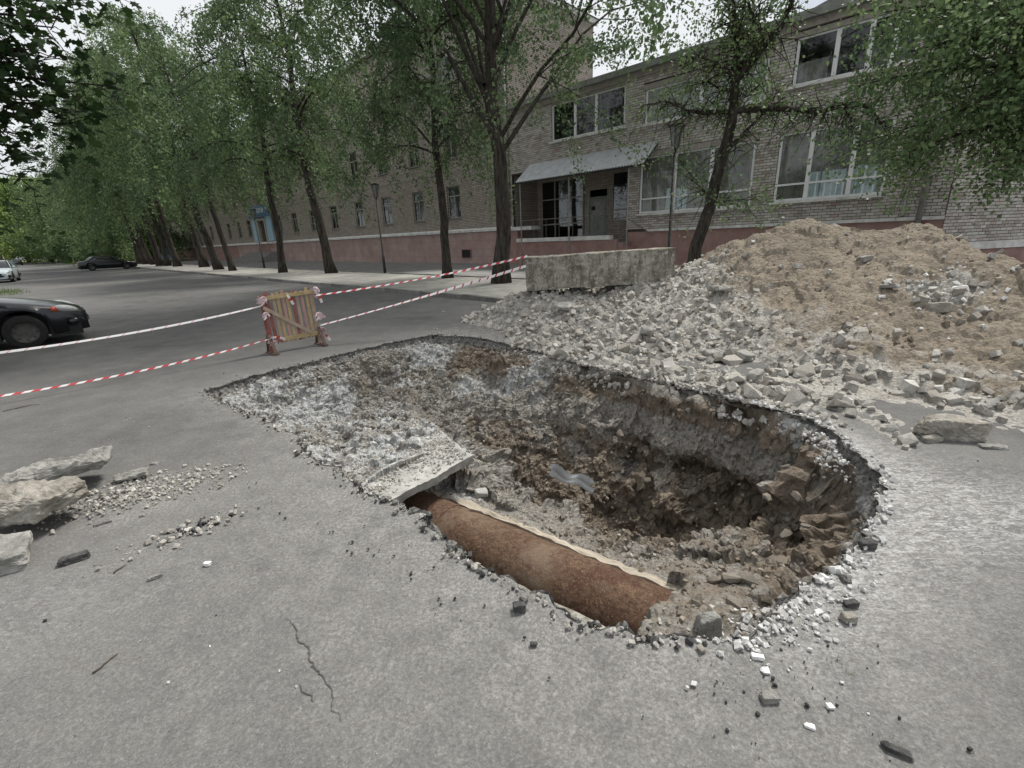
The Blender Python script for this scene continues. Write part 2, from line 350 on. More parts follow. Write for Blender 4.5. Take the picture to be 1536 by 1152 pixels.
    MAT['dark'] = simple('dark_room', (.02, .02, .02), (.035, .034, .032), 3, .9, 0)
    def glass(nm, refl, tint):
        k = NM(nm); k.t.nodes.remove(k.b); tr = k.n('BsdfTransparent'); tr.inputs[0].default_value = (*tint, 1); gl = k.n('BsdfGlossy'); gl.inputs['Roughness'].default_value = .03
        gl.inputs['Color'].default_value = (.9, .93, .95, 1); fr = k.n('Fresnel'); fr.inputs['IOR'].default_value = 1.5
        nz = k.n('Bump'); nz.inputs['Strength'].default_value = .05; nz.inputs['Distance'].default_value = .02; k.l(k.noise(1.5, 2), nz.inputs['Height']); k.l(nz.outputs[0], gl.inputs['Normal'])
        f = k.math('ADD', k.math('MULTIPLY', fr.outputs[0], refl), .03, True); ms = k.n('MixShader'); k.l(f, ms.inputs[0]); k.l(tr.outputs[0], ms.inputs[1]); k.l(gl.outputs[0], ms.inputs[2]); k.l(ms.outputs[0], k.o.inputs[0]); return k.m
    MAT['glass'] = glass('window_glass', .8, (.9, .92, .9)); MAT['glassdim'] = glass('dusty_window_glass', 1.2, (.6, .62, .62)); MAT['carglass'] = glass('car_glass', 1.8, (.12, .13, .13))
    k = NM('sky_glass'); MAT['skyglass'] = glass('reflecting_window_glass', 6.0, (.5, .53, .55))
    MAT['awning'] = simple('corrugated_sheet', (.38, .39, .40), (.58, .59, .60), 3, .5, .15, .004, 12, spec=.5, metal=.35)
    MAT['pipe'] = simple('painted_downpipe', (.20, .19, .185), (.34, .33, .32), 5, .6, .2)
    MAT['rail'] = simple('painted_rail', (.16, .13, .12), (.24, .21, .19), 10, .7, .1)
    MAT['door'] = simple('grey_door_paint', (.20, .215, .20), (.30, .315, .30), 4, .7, .2)
    MAT['brown_door'] = simple('brown_door', (.05, .028, .02), (.085, .05, .036), 5, .5, .2)
    MAT['blue'] = simple('blue_portal_paint', (.10, .19, .34), (.16, .27, .44), 4, .6, .2); MAT['paleblue'] = simple('pale_blue_panel', (.30, .46, .60), (.42, .58, .70), 4, .6, .2)
    MAT['bluefence'] = simple('blue_fence_paint', (.04, .11, .33), (.07, .18, .45), 3, .6, .2); MAT['text'] = simple('white_letters', (.75, .77, .8), (.85, .86, .88), 4, .5, 0)
    MAT['step'] = simple('step_concrete', (.20, .195, .185), (.31, .30, .29), 5, .95, .3)
    # ground covers
    MAT['strip'] = simple('dusty_earth', (.22, .215, .195), (.37, .36, .33), 1.6, .97, .6, .015, 30, specks=((.20, .20, .18), 3))
    MAT['pave'] = simple('old_pavement', (.17, .168, .162), (.27, .265, .255), 1.2, .95, .5, .01, 40)
    MAT['kerb'] = simple('kerb_concrete', (.12, .118, .11), (.22, .215, .20), 6, .95, .5, .01, 30, rand=.25)
    k = NM('verge_grass'); c = k.mix(k.ramp(k.noise(.8, 8, .7), [(.35, 0.), (.65, 1.)]), (.085, .13, .035), (.25, .25, .13)); k.bump(k.noise(30, 5, .7), .8, .05); MAT['grass'] = k.done(c, .95, .1)
    MAT['blade'] = simple('grass_blades', (.07, .12, .03), (.14, .19, .06), 2, .8, 0, isl=.35)
    # trees
    k = NM('bark'); v = k.noise(1., 8, .7, k.co('Object', (14, 14, 3))); c = k.mix(k.ramp(v, [(.38, 0.), (.64, 1.)]), (.022, .019, .016), (.085, .075, .063)); k.bump(v, .9, .04); MAT['bark'] = k.done(c, .95, .1)
    def leaf(nm, a, b, c_, tr=.35):
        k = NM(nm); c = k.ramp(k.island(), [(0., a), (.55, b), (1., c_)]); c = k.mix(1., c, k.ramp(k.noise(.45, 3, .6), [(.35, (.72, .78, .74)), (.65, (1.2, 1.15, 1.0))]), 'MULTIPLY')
        k.done(c, .55, .3); t = k.n('BsdfTranslucent'); k.l(c, t.inputs[0]); ms = k.n('MixShader'); ms.inputs[0].default_value = tr
        k.l(k.b.outputs[0], ms.inputs[1]); k.l(t.outputs[0], ms.inputs[2]); k.l(ms.outputs[0], k.o.inputs[0]); return k.m
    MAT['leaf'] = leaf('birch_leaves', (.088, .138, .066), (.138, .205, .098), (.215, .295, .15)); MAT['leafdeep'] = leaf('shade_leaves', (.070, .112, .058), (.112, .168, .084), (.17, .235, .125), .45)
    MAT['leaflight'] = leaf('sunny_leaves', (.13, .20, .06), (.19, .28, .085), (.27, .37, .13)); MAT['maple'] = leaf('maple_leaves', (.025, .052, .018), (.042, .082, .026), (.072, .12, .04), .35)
    # barrier and cars
    MAT['w_red'] = simple('faded_red_wood', (.19, .070, .060), (.31, .13, .11), 9, .85, .4, .004, 40); MAT['w_yel'] = simple('faded_yellow_wood', (.31, .23, .115), (.46, .36, .20), 14, .85, .5, .004, 40, specks=((.30, .22, .16), 16))
    MAT['w_old'] = simple('bare_wood', (.27, .20, .155), (.42, .33, .26), 9, .85, .4, .004, 40); MAT['w_pink'] = simple('pinkish_wood', (.33, .20, .18), (.44, .29, .27), 9, .85, .4, .004, 40); MAT['w_dark'] = simple('dark_wood', (.085, .055, .045), (.15, .10, .085), 9, .85, .4, .004, 40)
    k = NM('barrier_tape'); a = k.attr('along'); mth = k.math('FRACT', k.math('MULTIPLY', a, 6.5)); f = k.math('GREATER_THAN', mth, k.attr('white'))
    c = k.mix(f, (.80, .79, .79), (.55, .055, .07)); k.done(c, .4, .4); t = k.n('BsdfTranslucent'); k.l(c, t.inputs[0]); ms = k.n('MixShader'); ms.inputs[0].default_value = .3; k.l(k.b.outputs[0], ms.inputs[1]); k.l(t.outputs[0], ms.inputs[2]); k.l(ms.outputs[0], k.o.inputs[0]); MAT['tape'] = k.m
    MAT['tapepink'] = simple('crumpled_tape', (.60, .40, .43), (.82, .76, .77), 22, .45, .2)
    def paint(nm, c):
        k = NM(nm); k.bump(k.noise(2, 2), .02, .01); k.done(c, .3, .4); k.b.inputs['Coat Weight'].default_value = .45; k.b.inputs['Coat Roughness'].default_value = .05; return k.m
    MAT['black'] = paint('black_car_paint', (.004, .005, .009)); MAT['silver'] = paint('pale_silver_paint', (.42, .48, .50)); MAT['carwhite'] = paint('white_car_paint', (.62, .63, .62)); MAT['cardark'] = paint('dark_green_paint', (.02, .03, .028))
    MAT['tyre'] = simple('tyre_rubber', (.012, .012, .012), (.028, .027, .026), 20, .9, .3); MAT['rim'] = simple('steel_wheel', (.05, .048, .046), (.10, .096, .09), 12, .5, .1, spec=.4, metal=.4)
    MAT['plastic'] = simple('black_trim', (.012, .012, .012), (.022, .022, .022), 10, .6, .05); MAT['lamp'] = simple('headlight_lens', (.40, .40, .40), (.62, .62, .62), 10, .1, 0, spec=.6); MAT['lampred'] = simple('amber_red_lens', (.42, .06, .03), (.55, .14, .08), 10, .2, 0, spec=.5)
    MAT['iron'] = simple('dark_iron', (.018, .018, .019), (.045, .044, .043), 12, .6, .2); MAT['lantern'] = simple('dusty_lantern_glass', (.14, .14, .14), (.24, .24, .235), 6, .4, .05)
    MAT['foil'] = simple('grey_membrane', (.30, .31, .31), (.50, .51, .51), 8, .7, .4); MAT['cream'] = simple('cream_plaster', (.55, .52, .42), (.66, .63, .52), 2, .9, .1)
    MAT['crack'] = simple('crack_dirt', (.05, .05, .049), (.10, .098, .094), 30, .98, .4); MAT['twig'] = simple('dry_twig', (.05, .04, .03), (.10, .08, .06), 20, .9, .2)
mats()
# ================================================================== ground, pit, heap
PIT_PX = [(300, 590), (400, 561), (500, 536), (590, 514), (650, 503), (720, 508), (790, 524), (860, 543), (930, 560), (1010, 578), (1090, 598), (1170, 616), (1240, 645), (1290, 690), (1325, 738),
          (1312, 775), (1278, 820), (1243, 862), (1190, 880), (1160, 912), (1158, 942), (1080, 960), (1000, 955), (932, 957), (872, 942), (838, 914), (782, 880), (742, 858), (702, 832), (656, 806), (645, 780),
          (588, 752), (530, 728), (478, 694), (425, 650), (378, 620)]
PIT0 = np.array([gp(x, y)[:2] for x, y in PIT_PX])
PIT = rough_line(PIT0, .026, .07, 3.2, 5, True, .8)
# far side is broken back a little more; pipe axis
PA, PB = np.array([-.605, 2.955, -.50]), np.array([.572, 2.068, -.50]); PD = (PB - PA) / np.linalg.norm(PB - PA); PN = np.array([PD[1], -PD[0], 0]); 
if PN @ (gp(900, 760) - PA) < 0: PN = -PN          # PN points to the far (right-hand) channel wall
PR = .223
def chan(X):
    """coordinates along and across the heating channel"""
    d = np.asarray(X)[:, :2] - PA[:2]; return d @ PD[:2], d @ PN[:2]
PIT_CTRL = [  # photo x, y, height, brown, pale
    (350, 607, -.07, 0, .75), (420, 628, -.20, 0, .7), (410, 585, -.12, .1, .6), (500, 600, -.28, .05, .85), (500, 560, -.14, .1, .5), (560, 575, -.27, .45, .2), (600, 540, -.16, .3, .4), (620, 560, -.30, .4, .5), (650, 535, -.2, .2, .8),
    (650, 590, -.42, .3, .35), (560, 625, -.20, .1, .55), (600, 640, -.06, .1, .55), (520, 680, -.05, 0, .6), (460, 660, -.07, 0, .5), (540, 706, -.03, 0, .6), (575, 722, -.03, 0, .6), (560, 690, -.03, 0, .6), (590, 665, -.04, 0, .6), (690, 668, -.15, 0, .6), (640, 640, -.07, 0, .6),
    (700, 540, -.26, 1., 0), (755, 548, -.26, 1., 0), (690, 580, -.38, .2, .55), (740, 585, -.34, .2, .5), (800, 560, -.12, .2, .55), (720, 630, -.44, .35, .2), (690, 625, -.42, .35, .2), (770, 620, -.36, .35, .25), (735, 668, -.52, .6, 0),
    (746, 715, -.62, .85, 0), (797, 740, -.76, .85, 0), (846, 762, -.86, .85, 0), (880, 788, -.92, .6, 0), (905, 780, -.90, .85, 0), (949, 768, -.90, .85, 0), (1044, 780, -.84, .9, 0), (820, 650, -.38, .25, .3), (860, 672, -.40, .25, .3), (840, 700, -.62, .8, 0), (900, 720, -.70, .8, 0),
    (940, 700, -.44, .25, .3), (1000, 712, -.48, .3, .25), (1040, 716, -.50, .3, .25), (1050, 750, -.78, .9, 0), (960, 740, -.78, .85, 0), (880, 580, -.12, .75, 0), (900, 615, -.26, .8, 0), (960, 600, -.14, .8, 0), (960, 640, -.32, .95, 0), (1040, 625, -.20, .95, 0), (1040, 665, -.36, .95, 0), (1110, 650, -.24, .9, 0),
    (1110, 700, -.46, .8, 0), (1150, 640, -.10, .3, .4), (1190, 670, -.24, .5, .2), (1180, 720, -.44, .75, 0), (1240, 700, -.26, .7, .1), (1230, 740, -.52, .85, 0), (1280, 745, -.55, 1., 0), (1285, 775, -.72, 1., 0), (1200, 780, -.58, .8, 0), (1120, 770, -.60, .75, 0), (1100, 805, -.46, .6, 0), (1040, 812, -.44, .5, 0),
    (1150, 850, -.40, .65, 0), (1230, 820, -.62, 1., 0), (1235, 850, -.40, 1., 0), (1180, 865, -.30, .7, 0), (1040, 850, -.28, .5, 0), (1000, 880, -.24, .55, 0), (1080, 890, -.24, .55, 0), (1120, 930, -.10, .4, .2), (1040, 930, -.13, .4, .1), (985, 920, -.16, .5, 0), (970, 945, -.09, .4, .1), (1130, 895, -.20, .55, 0),
    (770, 738, -.55, .25, .1), (830, 765, -.60, .15, .1), (900, 800, -.62, .2, .1), (960, 832, -.58, .25, .1), (1005, 840, -.36, .4, 0)]
WALL = [  # photo column: rim row, foot row, foot height
    (400, 561, 600, -.20), (450, 548, 602, -.32), (500, 536, 604, -.42), (550, 524, 604, -.48), (600, 512, 606, -.54), (650, 503, 620, -.64), (695, 506, 660, -.76), (746, 515, 712, -.90), (797, 526, 738, -1.02), (846, 540, 760, -1.12), (900, 553, 778, -1.18), (949, 564, 770, -1.18), (1000, 575, 774, -1.14),
    (1044, 585, 780, -1.08), (1100, 600, 775, -.95), (1160, 613, 770, -.86), (1220, 635, 775, -.84), (1285, 690, 778, -.82)]
FLOOR = [(450, 640, -.16), (420, 628, -.16), (350, 607, -.06), (480, 650, -.20), (520, 640, -.30), (560, 635, -.34), (600, 632, -.30), (540, 672, -.12), (600, 645, -.10), (640, 640, -.10), (520, 690, -.05), (460, 668, -.07), (540, 706, -.03), (575, 722, -.03), (560, 690, -.03), (590, 665, -.05), (690, 668, -.20), (720, 680, -.62), (735, 700, -.74),
    (770, 742, -.66), (830, 772, -.76), (880, 795, -.84), (930, 805, -.84), (970, 832, -.72), (1000, 850, -.50), (770, 728, -.86), (1020, 810, -.66), (1050, 812, -.54), (1100, 805, -.52), (1040, 850, -.30), (1000, 885, -.26), (985, 925, -.14), (970, 945, -.09), (1040, 930, -.12), (1080, 890, -.24), (1120, 930, -.09), (1130, 895, -.20), (1150, 850, -.40), (1180, 865, -.30), (1200, 800, -.64), (1230, 820, -.66), (1235, 850, -.42), (1150, 800, -.56)]
wl_ = []
for x, yr, yf, zf in WALL:
    r0_, f0_ = gp(x, yr)[1], gp(x, yf, zf)[1]
    for fr in (.12, .3, .5, .7, .88, 1.0):
        y = yr + (yf - yr) * fr; lo, hi = zf * 1.05, 0.02
        for _ in range(40):                      # where the sight line meets the sloping wall
            mz = (lo + hi) / 2; Yz = gp(x, y, mz)[1]; tz = np.clip((r0_ - Yz) / max(r0_ - f0_, .05), 0, 1); prof = zf * (tz ** .8)
            if mz > prof: hi = mz
            else: lo = mz
        wl_.append((*gp(x, y, mz)[:2], mz))
pc = np.array(wl_ + [(*gp(x, y, z)[:2], z) for x, y, z in FLOOR])
rimp = PIT0[::1]
SOFT = np.array([gp(*p)[:2] for p in ((770, 519), (860, 543), (930, 560), (1010, 578), (1090, 598), (1150, 612), (1200, 626))])   # far rim, buried by rubble
_sr = seg_dist(rimp, SOFT, False)[0] < .12
_ph = tps(np.r_[pc[:, :2], rimp], np.r_[pc[:, 2], np.where(_sr, .0, -.10)], 2e-3)
cx_ = []
for x, y, z, bv, pv in PIT_CTRL:                 # soil colour samples, brought onto the dug surface
    zz = z
    for _ in range(10): zz = .5 * zz + .5 * float(np.clip(_ph(gp(x, y, zz)[None, :2])[0], -1.3, 0))
    cx_.append((*gp(x, y, zz)[:2], bv, pv))
cx_ = np.array(cx_); _pb = idw(cx_[:, :2], cx_[:, 2]); _pp = idw(cx_[:, :2], cx_[:, 3])
CH_L, CH_R, CH_END = -.44, .255, np.linalg.norm(PB - PA) + .15     # channel walls across, end of the bared pipe
PITD = None
def pit_base(X):
    X = np.asarray(X, float)[:, :2]; h = np.minimum(_ph(X), -.02); t, a = chan(X)
    if PITD is not None and len(PITD) == len(X): h = np.maximum(h, -.07 - 2.3 * PITD)
    u = np.clip((t - (CH_END - .10) - .04 * fbm(np.c_[X, np.zeros(len(X))], 5, 2, 41)) / .22, 0, 1); u = u * u * (3 - 2 * u)
    inch = (a > CH_L - .06) & (a < CH_R + .03) & (t > -.30) & (t < CH_END + .2); h = np.where(inch, np.minimum(h, -.95 + (h + .95) * u), h)
    h = np.where((a >= CH_R + .03) & (a < CH_R + .16) & (t > -.3) & (t < CH_END), np.minimum(h, -.415), h)
    return h
def cells(P, sc_, seed):
    """random level of the nearest cell: broken lumps"""
    P = np.asarray(P, float) * sc_; I = np.floor(P).astype(np.int64); best = np.full(len(P), 9.); val = np.zeros(len(P))
    for dx in (-1, 0, 1):
        for dy in (-1, 0, 1):
            for dz in (-1, 0, 1):
                J = I + np.array([dx, dy, dz]); fp = J + np.stack([_hash(J[:, 0], J[:, 1], J[:, 2], seed + k) for k in (11, 23, 37)], 1); r = ((P - fp) ** 2).sum(1); k_ = r < best
                best[k_] = r[k_]; val[k_] = _hash(J[k_, 0], J[k_, 1], J[k_, 2], seed + 51)
    return val - .5, np.sqrt(best)
def pit_disp(P):
    Q_ = P + .05 * np.stack([fbm(P, 6, 2, 17 + i) for i in range(3)], 1)
    v0, d0 = cells(Q_, 2.1, 2); v1, d1 = cells(Q_, 4.2, 4); v2, d2 = cells(Q_, 9.5, 6); v3, d3 = cells(Q_, 22, 8)
    return fbm(P, 1.4, 4, 3) * .16 + v0 * .22 + (.45 - d0) * .16 + v1 * .20 + (.4 - d1) * .14 + v2 * .055 + (.4 - d2) * .06
def pit_fine(P):
    Q_ = P + .03 * np.stack([fbm(P, 9, 2, 27 + i) for i in range(3)], 1); v2, d2 = cells(Q_, 13, 16); v3, d3 = cells(Q_, 26, 8); return v2 * .05 + (.4 - d2) * .05 + v3 * .025 + (.4 - d3) * .02 + fbm(P, 45, 2, 9) * .010
G = .026
gx = np.arange(-5.0, 5.2, G); gy = np.arange(.35, 9.6, G); NX, NY = len(gx), len(gy)
GX, GY = np.meshgrid(gx, gy, indexing='ij'); GP = np.c_[GX.ravel(), GY.ravel()]
inn = inside(GP, PIT); dist = np.full(len(GP), 9.); near = GP.copy()
bb = (GP[:, 0] > PIT[:, 0].min() - 1.3) & (GP[:, 0] < PIT[:, 0].max() + 1.3) & (GP[:, 1] > PIT[:, 1].min() - 1.3) & (GP[:, 1] < PIT[:, 1].max() + 1.3)
dist[bb], near[bb] = seg_dist(GP[bb], PIT[::2])
IDX = np.arange(NX * NY).reshape(NX, NY)
CELL = np.stack([IDX[:-1, :-1], IDX[1:, :-1], IDX[1:, 1:], IDX[:-1, 1:]], -1).reshape(-1, 4)
def sub(V, keep):
    use = np.unique(CELL[keep]); mp_ = np.full(len(V), -1); mp_[use] = np.arange(len(use)); return V[use], mp_[CELL[keep]], use
# ---- road surface: flat sheet with the jagged hole, reaching the horizon
keep = ~inn[CELL].all(1); V = np.c_[GP, np.zeros(len(GP))]
edge = np.minimum(np.minimum(GP[:, 0] - gx[0], gx[-1] - GP[:, 0]), np.minimum(GP[:, 1] - gy[0], gy[-1] - GP[:, 1]))
V[:, 2] = fbm(np.c_[GP, np.zeros(len(GP))], .9, 3, 61) * .012 * np.clip(edge / .6, 0, 1)
rim_d = np.where(inn, 0, dist); lift = np.exp(-(rim_d / .10) ** 2)
V[:, 2] += (lift * (.008 + .012 * fbm(np.c_[GP, np.zeros(len(GP))], 7, 3, 62))) * np.clip(edge / .3, 0, 1)
V[inn, :2] = near[inn]
Vg, Cg, use = sub(V, keep)
dust = np.exp(-rim_d / .42) * .85; dust += .30 * np.exp(-(((GP - gp(330, 800)[:2]) / (1.1, .8)) ** 2).sum(1)) + .75 * np.exp(-(((GP - gp(225, 745)[:2]) / (.45, .35)) ** 2).sum(1)) + .30 * np.exp(-(((GP - gp(700, 990)[:2]) / (2.2, 1.)) ** 2).sum(1))
dust += .5 * np.exp(-(((GP - gp(690, 500)[:2]) / (1.3, .9)) ** 2).sum(1))
side = np.clip((GP[:, 0] - .9) / .5, 0, 1) * np.clip((3.6 - GP[:, 1]) / .6, 0, 1); dust += side * np.exp(-rim_d / .16) * .8
scr = np.exp(-(((GP - gp(1440, 765)[:2]) / (.75, .42)) ** 2).sum(1)) + .22 * np.exp(-(((GP - gp(60, 905)[:2]) / (.5, .35)) ** 2).sum(1))
scr = scr + side * np.exp(-rim_d / .22) * 1.4
g = MB(); g.add(Vg, Cg)
B = 1500.; x0, x1, y0, y1 = gx[0], gx[-1], gy[0], gy[-1]; k0 = len(Vg)
g.add([(-B, -60, 0), (x0, -60, 0), (x1, -60, 0), (B, -60, 0), (-B, y0, 0), (x0, y0, 0), (x1, y0, 0), (B, y0, 0), (-B, y1, 0), (x0, y1, 0), (x1, y1, 0), (B, y1, 0), (-B, 2 * B, 0), (x0, 2 * B, 0), (x1, 2 * B, 0), (B, 2 * B, 0)],
      [(0, 1, 5, 4), (1, 2, 6, 5), (2, 3, 7, 6), (4, 5, 9, 8), (6, 7, 11, 10), (8, 9, 13, 12), (9, 10, 14, 13), (10, 11, 15, 14)])
me = g.mesh('road'); attr(me, 'dust', np.r_[np.clip(dust[use], 0, 1), np.zeros(16)]); attr(me, 'scrape', np.r_[np.clip(scr[use], 0, 1), np.zeros(16)])
me.polygons.foreach_set('use_smooth', np.ones(len(me.polygons), bool))
road = tag(link('road', me, MAT['asphalt']), kind='structure', label='worn grey asphalt road surface round the pit')
# broken edge of the asphalt layer
n = len(PIT); T = np.roll(PIT, -1, 0) - np.roll(PIT, 1, 0); Nn = np.c_[T[:, 1], -T[:, 0]]; Nn /= np.linalg.norm(Nn, axis=1)[:, None]
if inside(PIT[:1] + Nn[:1] * .05, PIT)[0]: Nn = -Nn
P3 = np.c_[PIT, np.zeros(n)]; rings = []
_so = seg_dist(PIT, SOFT, False)[0] < .14
for zz, off in ((.014, .006), (-.02, -.010), (-.055, .008), (-.105, .05)):
    j = fbm(P3 + zz * 9, 9, 3, 71); rings.append(np.c_[PIT + Nn * (off + .014 * j)[:, None], np.full(n, zz) + .012 * fbm(P3, 12, 2, 72)])
rings = np.array(rings).transpose(1, 0, 2); _e = MB(); i0 = 0
_e.add(rings.reshape(-1, 3), [(i * 4 + j, ((i + 1) % n) * 4 + j, ((i + 1) % n) * 4 + j + 1, i * 4 + j + 1) for i in range(n) if not _so[i] for j in range(3)])
_e.build('asphalt_edge', MAT['cut'], road)
# cracks: thin ragged fissures
for nm, px in (('crack', [(428, 930), (446, 952), (462, 975), (470, 1000), (486, 1024), (494, 1045), (498, 1066), (512, 1084)]), ('crack', [(448, 1030), (462, 1046), (470, 1056)]), ('crack', [(30, 608), (18, 612)])):
    P = rough_line(np.array([gp(*p)[:2] for p in px]), .010, .022, 16, 91, False); k = len(P); wd = .0022 * (1 + .9 * fbm(np.c_[P, np.zeros(k)], 30, 2, 92)) * np.sin(np.linspace(.15, math.pi - .1, k)) + .0006
    t = np.gradient(P, axis=0); t /= np.linalg.norm(t, axis=1)[:, None]; nn = np.c_[-t[:, 1], t[:, 0]]; zz = .004 + .012 * fbm(np.c_[P, np.zeros(k)], .9, 3, 61)
    MB().sheet(np.stack([np.c_[P - nn * wd[:, None], zz], np.c_[P + nn * wd[:, None], zz]], 1)).build(nm, MAT['crack'], road)
# ---- pit
PG = .0145
qx = np.arange(PIT[:, 0].min() - .35, PIT[:, 0].max() + .35, PG); qy = np.arange(PIT[:, 1].min() - .35, PIT[:, 1].max() + .35, PG); mX, mY = len(qx), len(qy)
A1, A2 = np.meshgrid(qx, qy, indexing='ij'); QP = np.c_[A1.ravel(), A2.ravel()]; qin = inside(QP, PIT); ci = np.clip(((QP[:, 0] - gx[0]) / G).round().astype(int), 0, NX - 1) * NY + np.clip(((QP[:, 1] - gy[0]) / G).round().astype(int), 0, NY - 1)
mk = qin | (dist[ci] < .30); IQ = np.arange(mX * mY).reshape(mX, mY); CQ = np.stack([IQ[:-1, :-1], IQ[1:, :-1], IQ[1:, 1:], IQ[:-1, 1:]], -1).reshape(-1, 4); CQ = CQ[mk[CQ].all(1)]
us = np.unique(CQ); X = QP[us]; qd = seg_dist(X, PIT[::3])[0]; qo = np.where(qin[us], 0, qd); qi = np.where(qin[us], qd, 0)
PITD = qi; h = pit_base(X); PITD = None; t, a = chan(X); inch = (a > CH_L - .08) & (a < CH_R + .14) & (t > -.34) & (t < CH_END + .05)
h = np.where(qo > 0, h + (-.03 - h) * np.clip((qo - .03) / .10, 0, 1), h)
Z = np.full(mX * mY, -.03); Z[us] = h; Zg = Z.reshape(mX, mY); 
for _ in range(3): Zg = (Zg + np.roll(Zg, 1, 0) + np.roll(Zg, -1, 0) + np.roll(Zg, 1, 1) + np.roll(Zg, -1, 1)) / 5
gxr, gyr = np.gradient(Zg, PG); nrm = np.c_[-gxr.ravel()[us], -gyr.ravel()[us], np.ones(len(us))]; nrm /= np.linalg.norm(nrm, axis=1)[:, None]; steep = np.clip((1 - nrm[:, 2]) * 2.5, 0, 1)
P = np.c_[X, h]; soft_ = seg_dist(X, SOFT, False)[0]; amp = np.clip(qi / .26, .12, 1); amp = np.maximum(amp, np.clip(1 - soft_ / .3, 0, 1) * .6)
sand = np.clip(1 - np.abs(a - CH_R - .30) / .30, 0, 1) * (t > .1) * (t < CH_END + .1); leftpart = np.clip((-.6 - X[:, 0]) / .8, 0, 1)
bank = np.clip(1.4 - ((t - CH_END - .12) / .36) ** 2, 0, 1) * np.clip(1.4 - ((a - .05) / .5) ** 2, 0, 1)
dsp = pit_disp(P) * (1 - .9 * bank) * amp * np.where(inch, .08, 1) * (1 - .8 * sand) * (.42 + .85 * steep)
und = (np.exp(-((h + .85) / .20) ** 2) * -.15 + np.exp(-((h + .48) / .14) ** 2) * .16 + np.exp(-((h + .22) / .08) ** 2) * -.14) * (.6 + 1.1 * fbm(P, 1.1, 3, 33)) * steep * np.clip((qi - .12) / .12, 0, 1) * (X[:, 0] > -.3) * (qin[us]) * (~inch) * (a > CH_R + .25)
P = P + nrm * dsp[:, None]; P[:, :2] += nrm[:, :2] * und[:, None]
FG = np.c_[QP, np.full(mX * mY, -.03)]; FG[us] = P; FG = FG.reshape(mX, mY, 3); hold = np.zeros(mX * mY, bool); hold[us] = inch; hold = hold.reshape(mX, mY, 1)
for _ in range(2): FG = np.where(hold, FG, .5 * FG + .125 * (np.roll(FG, 1, 0) + np.roll(FG, -1, 0) + np.roll(FG, 1, 1) + np.roll(FG, -1, 1)))
du = np.roll(FG, -1, 0) - np.roll(FG, 1, 0); dv = np.roll(FG, -1, 1) - np.roll(FG, 1, 1); nn_ = np.cross(du, dv).reshape(-1, 3)[us]; nn_ /= np.linalg.norm(nn_, axis=1)[:, None] + 1e-9; P = FG.reshape(-1, 3)[us]
P = P + nn_ * (pit_fine(P) * np.clip(qi / .08, .15, 1) * np.where(inch, .08, 1) * (1 - .6 * sand) * (1 - .6 * bank))[:, None]
lim = np.where(soft_ < .2, .03, -.018); P[:, 2] = np.where(qi < .05, np.minimum(P[:, 2], lim), P[:, 2]); P[:, 2] = np.where((qo > .0), np.minimum(P[:, 2], -.012), P[:, 2])
m_ = np.full(mX * mY, -1); m_[us] = np.arange(len(us)); me = MB().add(P, m_[CQ]).mesh('pit', False); b_ = _pb(X) * .85; p_ = _pp(X) + .02 * np.clip((-.3 - X[:, 0]) / .5, 0, 1)
p_ = np.maximum(p_, np.clip((X[:, 0] - .8) / .6, 0, 1) * np.clip((4.0 - X[:, 1]) / .4, 0, 1) * np.exp(-qi / .10) * .9)
hn = P[:, 2] + .09 * fbm(P, 1.8, 4, 35); lay_ = np.interp(hn, [-1.2, -.66, -.56, -.34, -.26, -.12, -.06], [.2, .25, -.45, -.45, .35, .3, -.35]) * np.clip((X[:, 0] + .9) / .4, 0, 1) * (X[:, 1] > 2.6 + .25 * X[:, 0]); b_ = b_ + lay_; p_ = p_ + np.where(lay_ < -.2, .10, 0)
attr(me, 'brown', b_); attr(me, 'pale', p_)
pit = tag(link('pit', me, MAT['soil']), kind='structure', label='dug-out pit of brown soil and grey crushed stone in the road')
_pz = np.full(mX * mY, np.nan); _pz[us] = P[:, 2]
def pit_z(X):
    i = np.clip(((X[:, 0] - qx[0]) / PG).round().astype(int), 0, mX - 1); j = np.clip(((X[:, 1] - qy[0]) / PG).round().astype(int), 0, mY - 1); return _pz[i * mY + j]
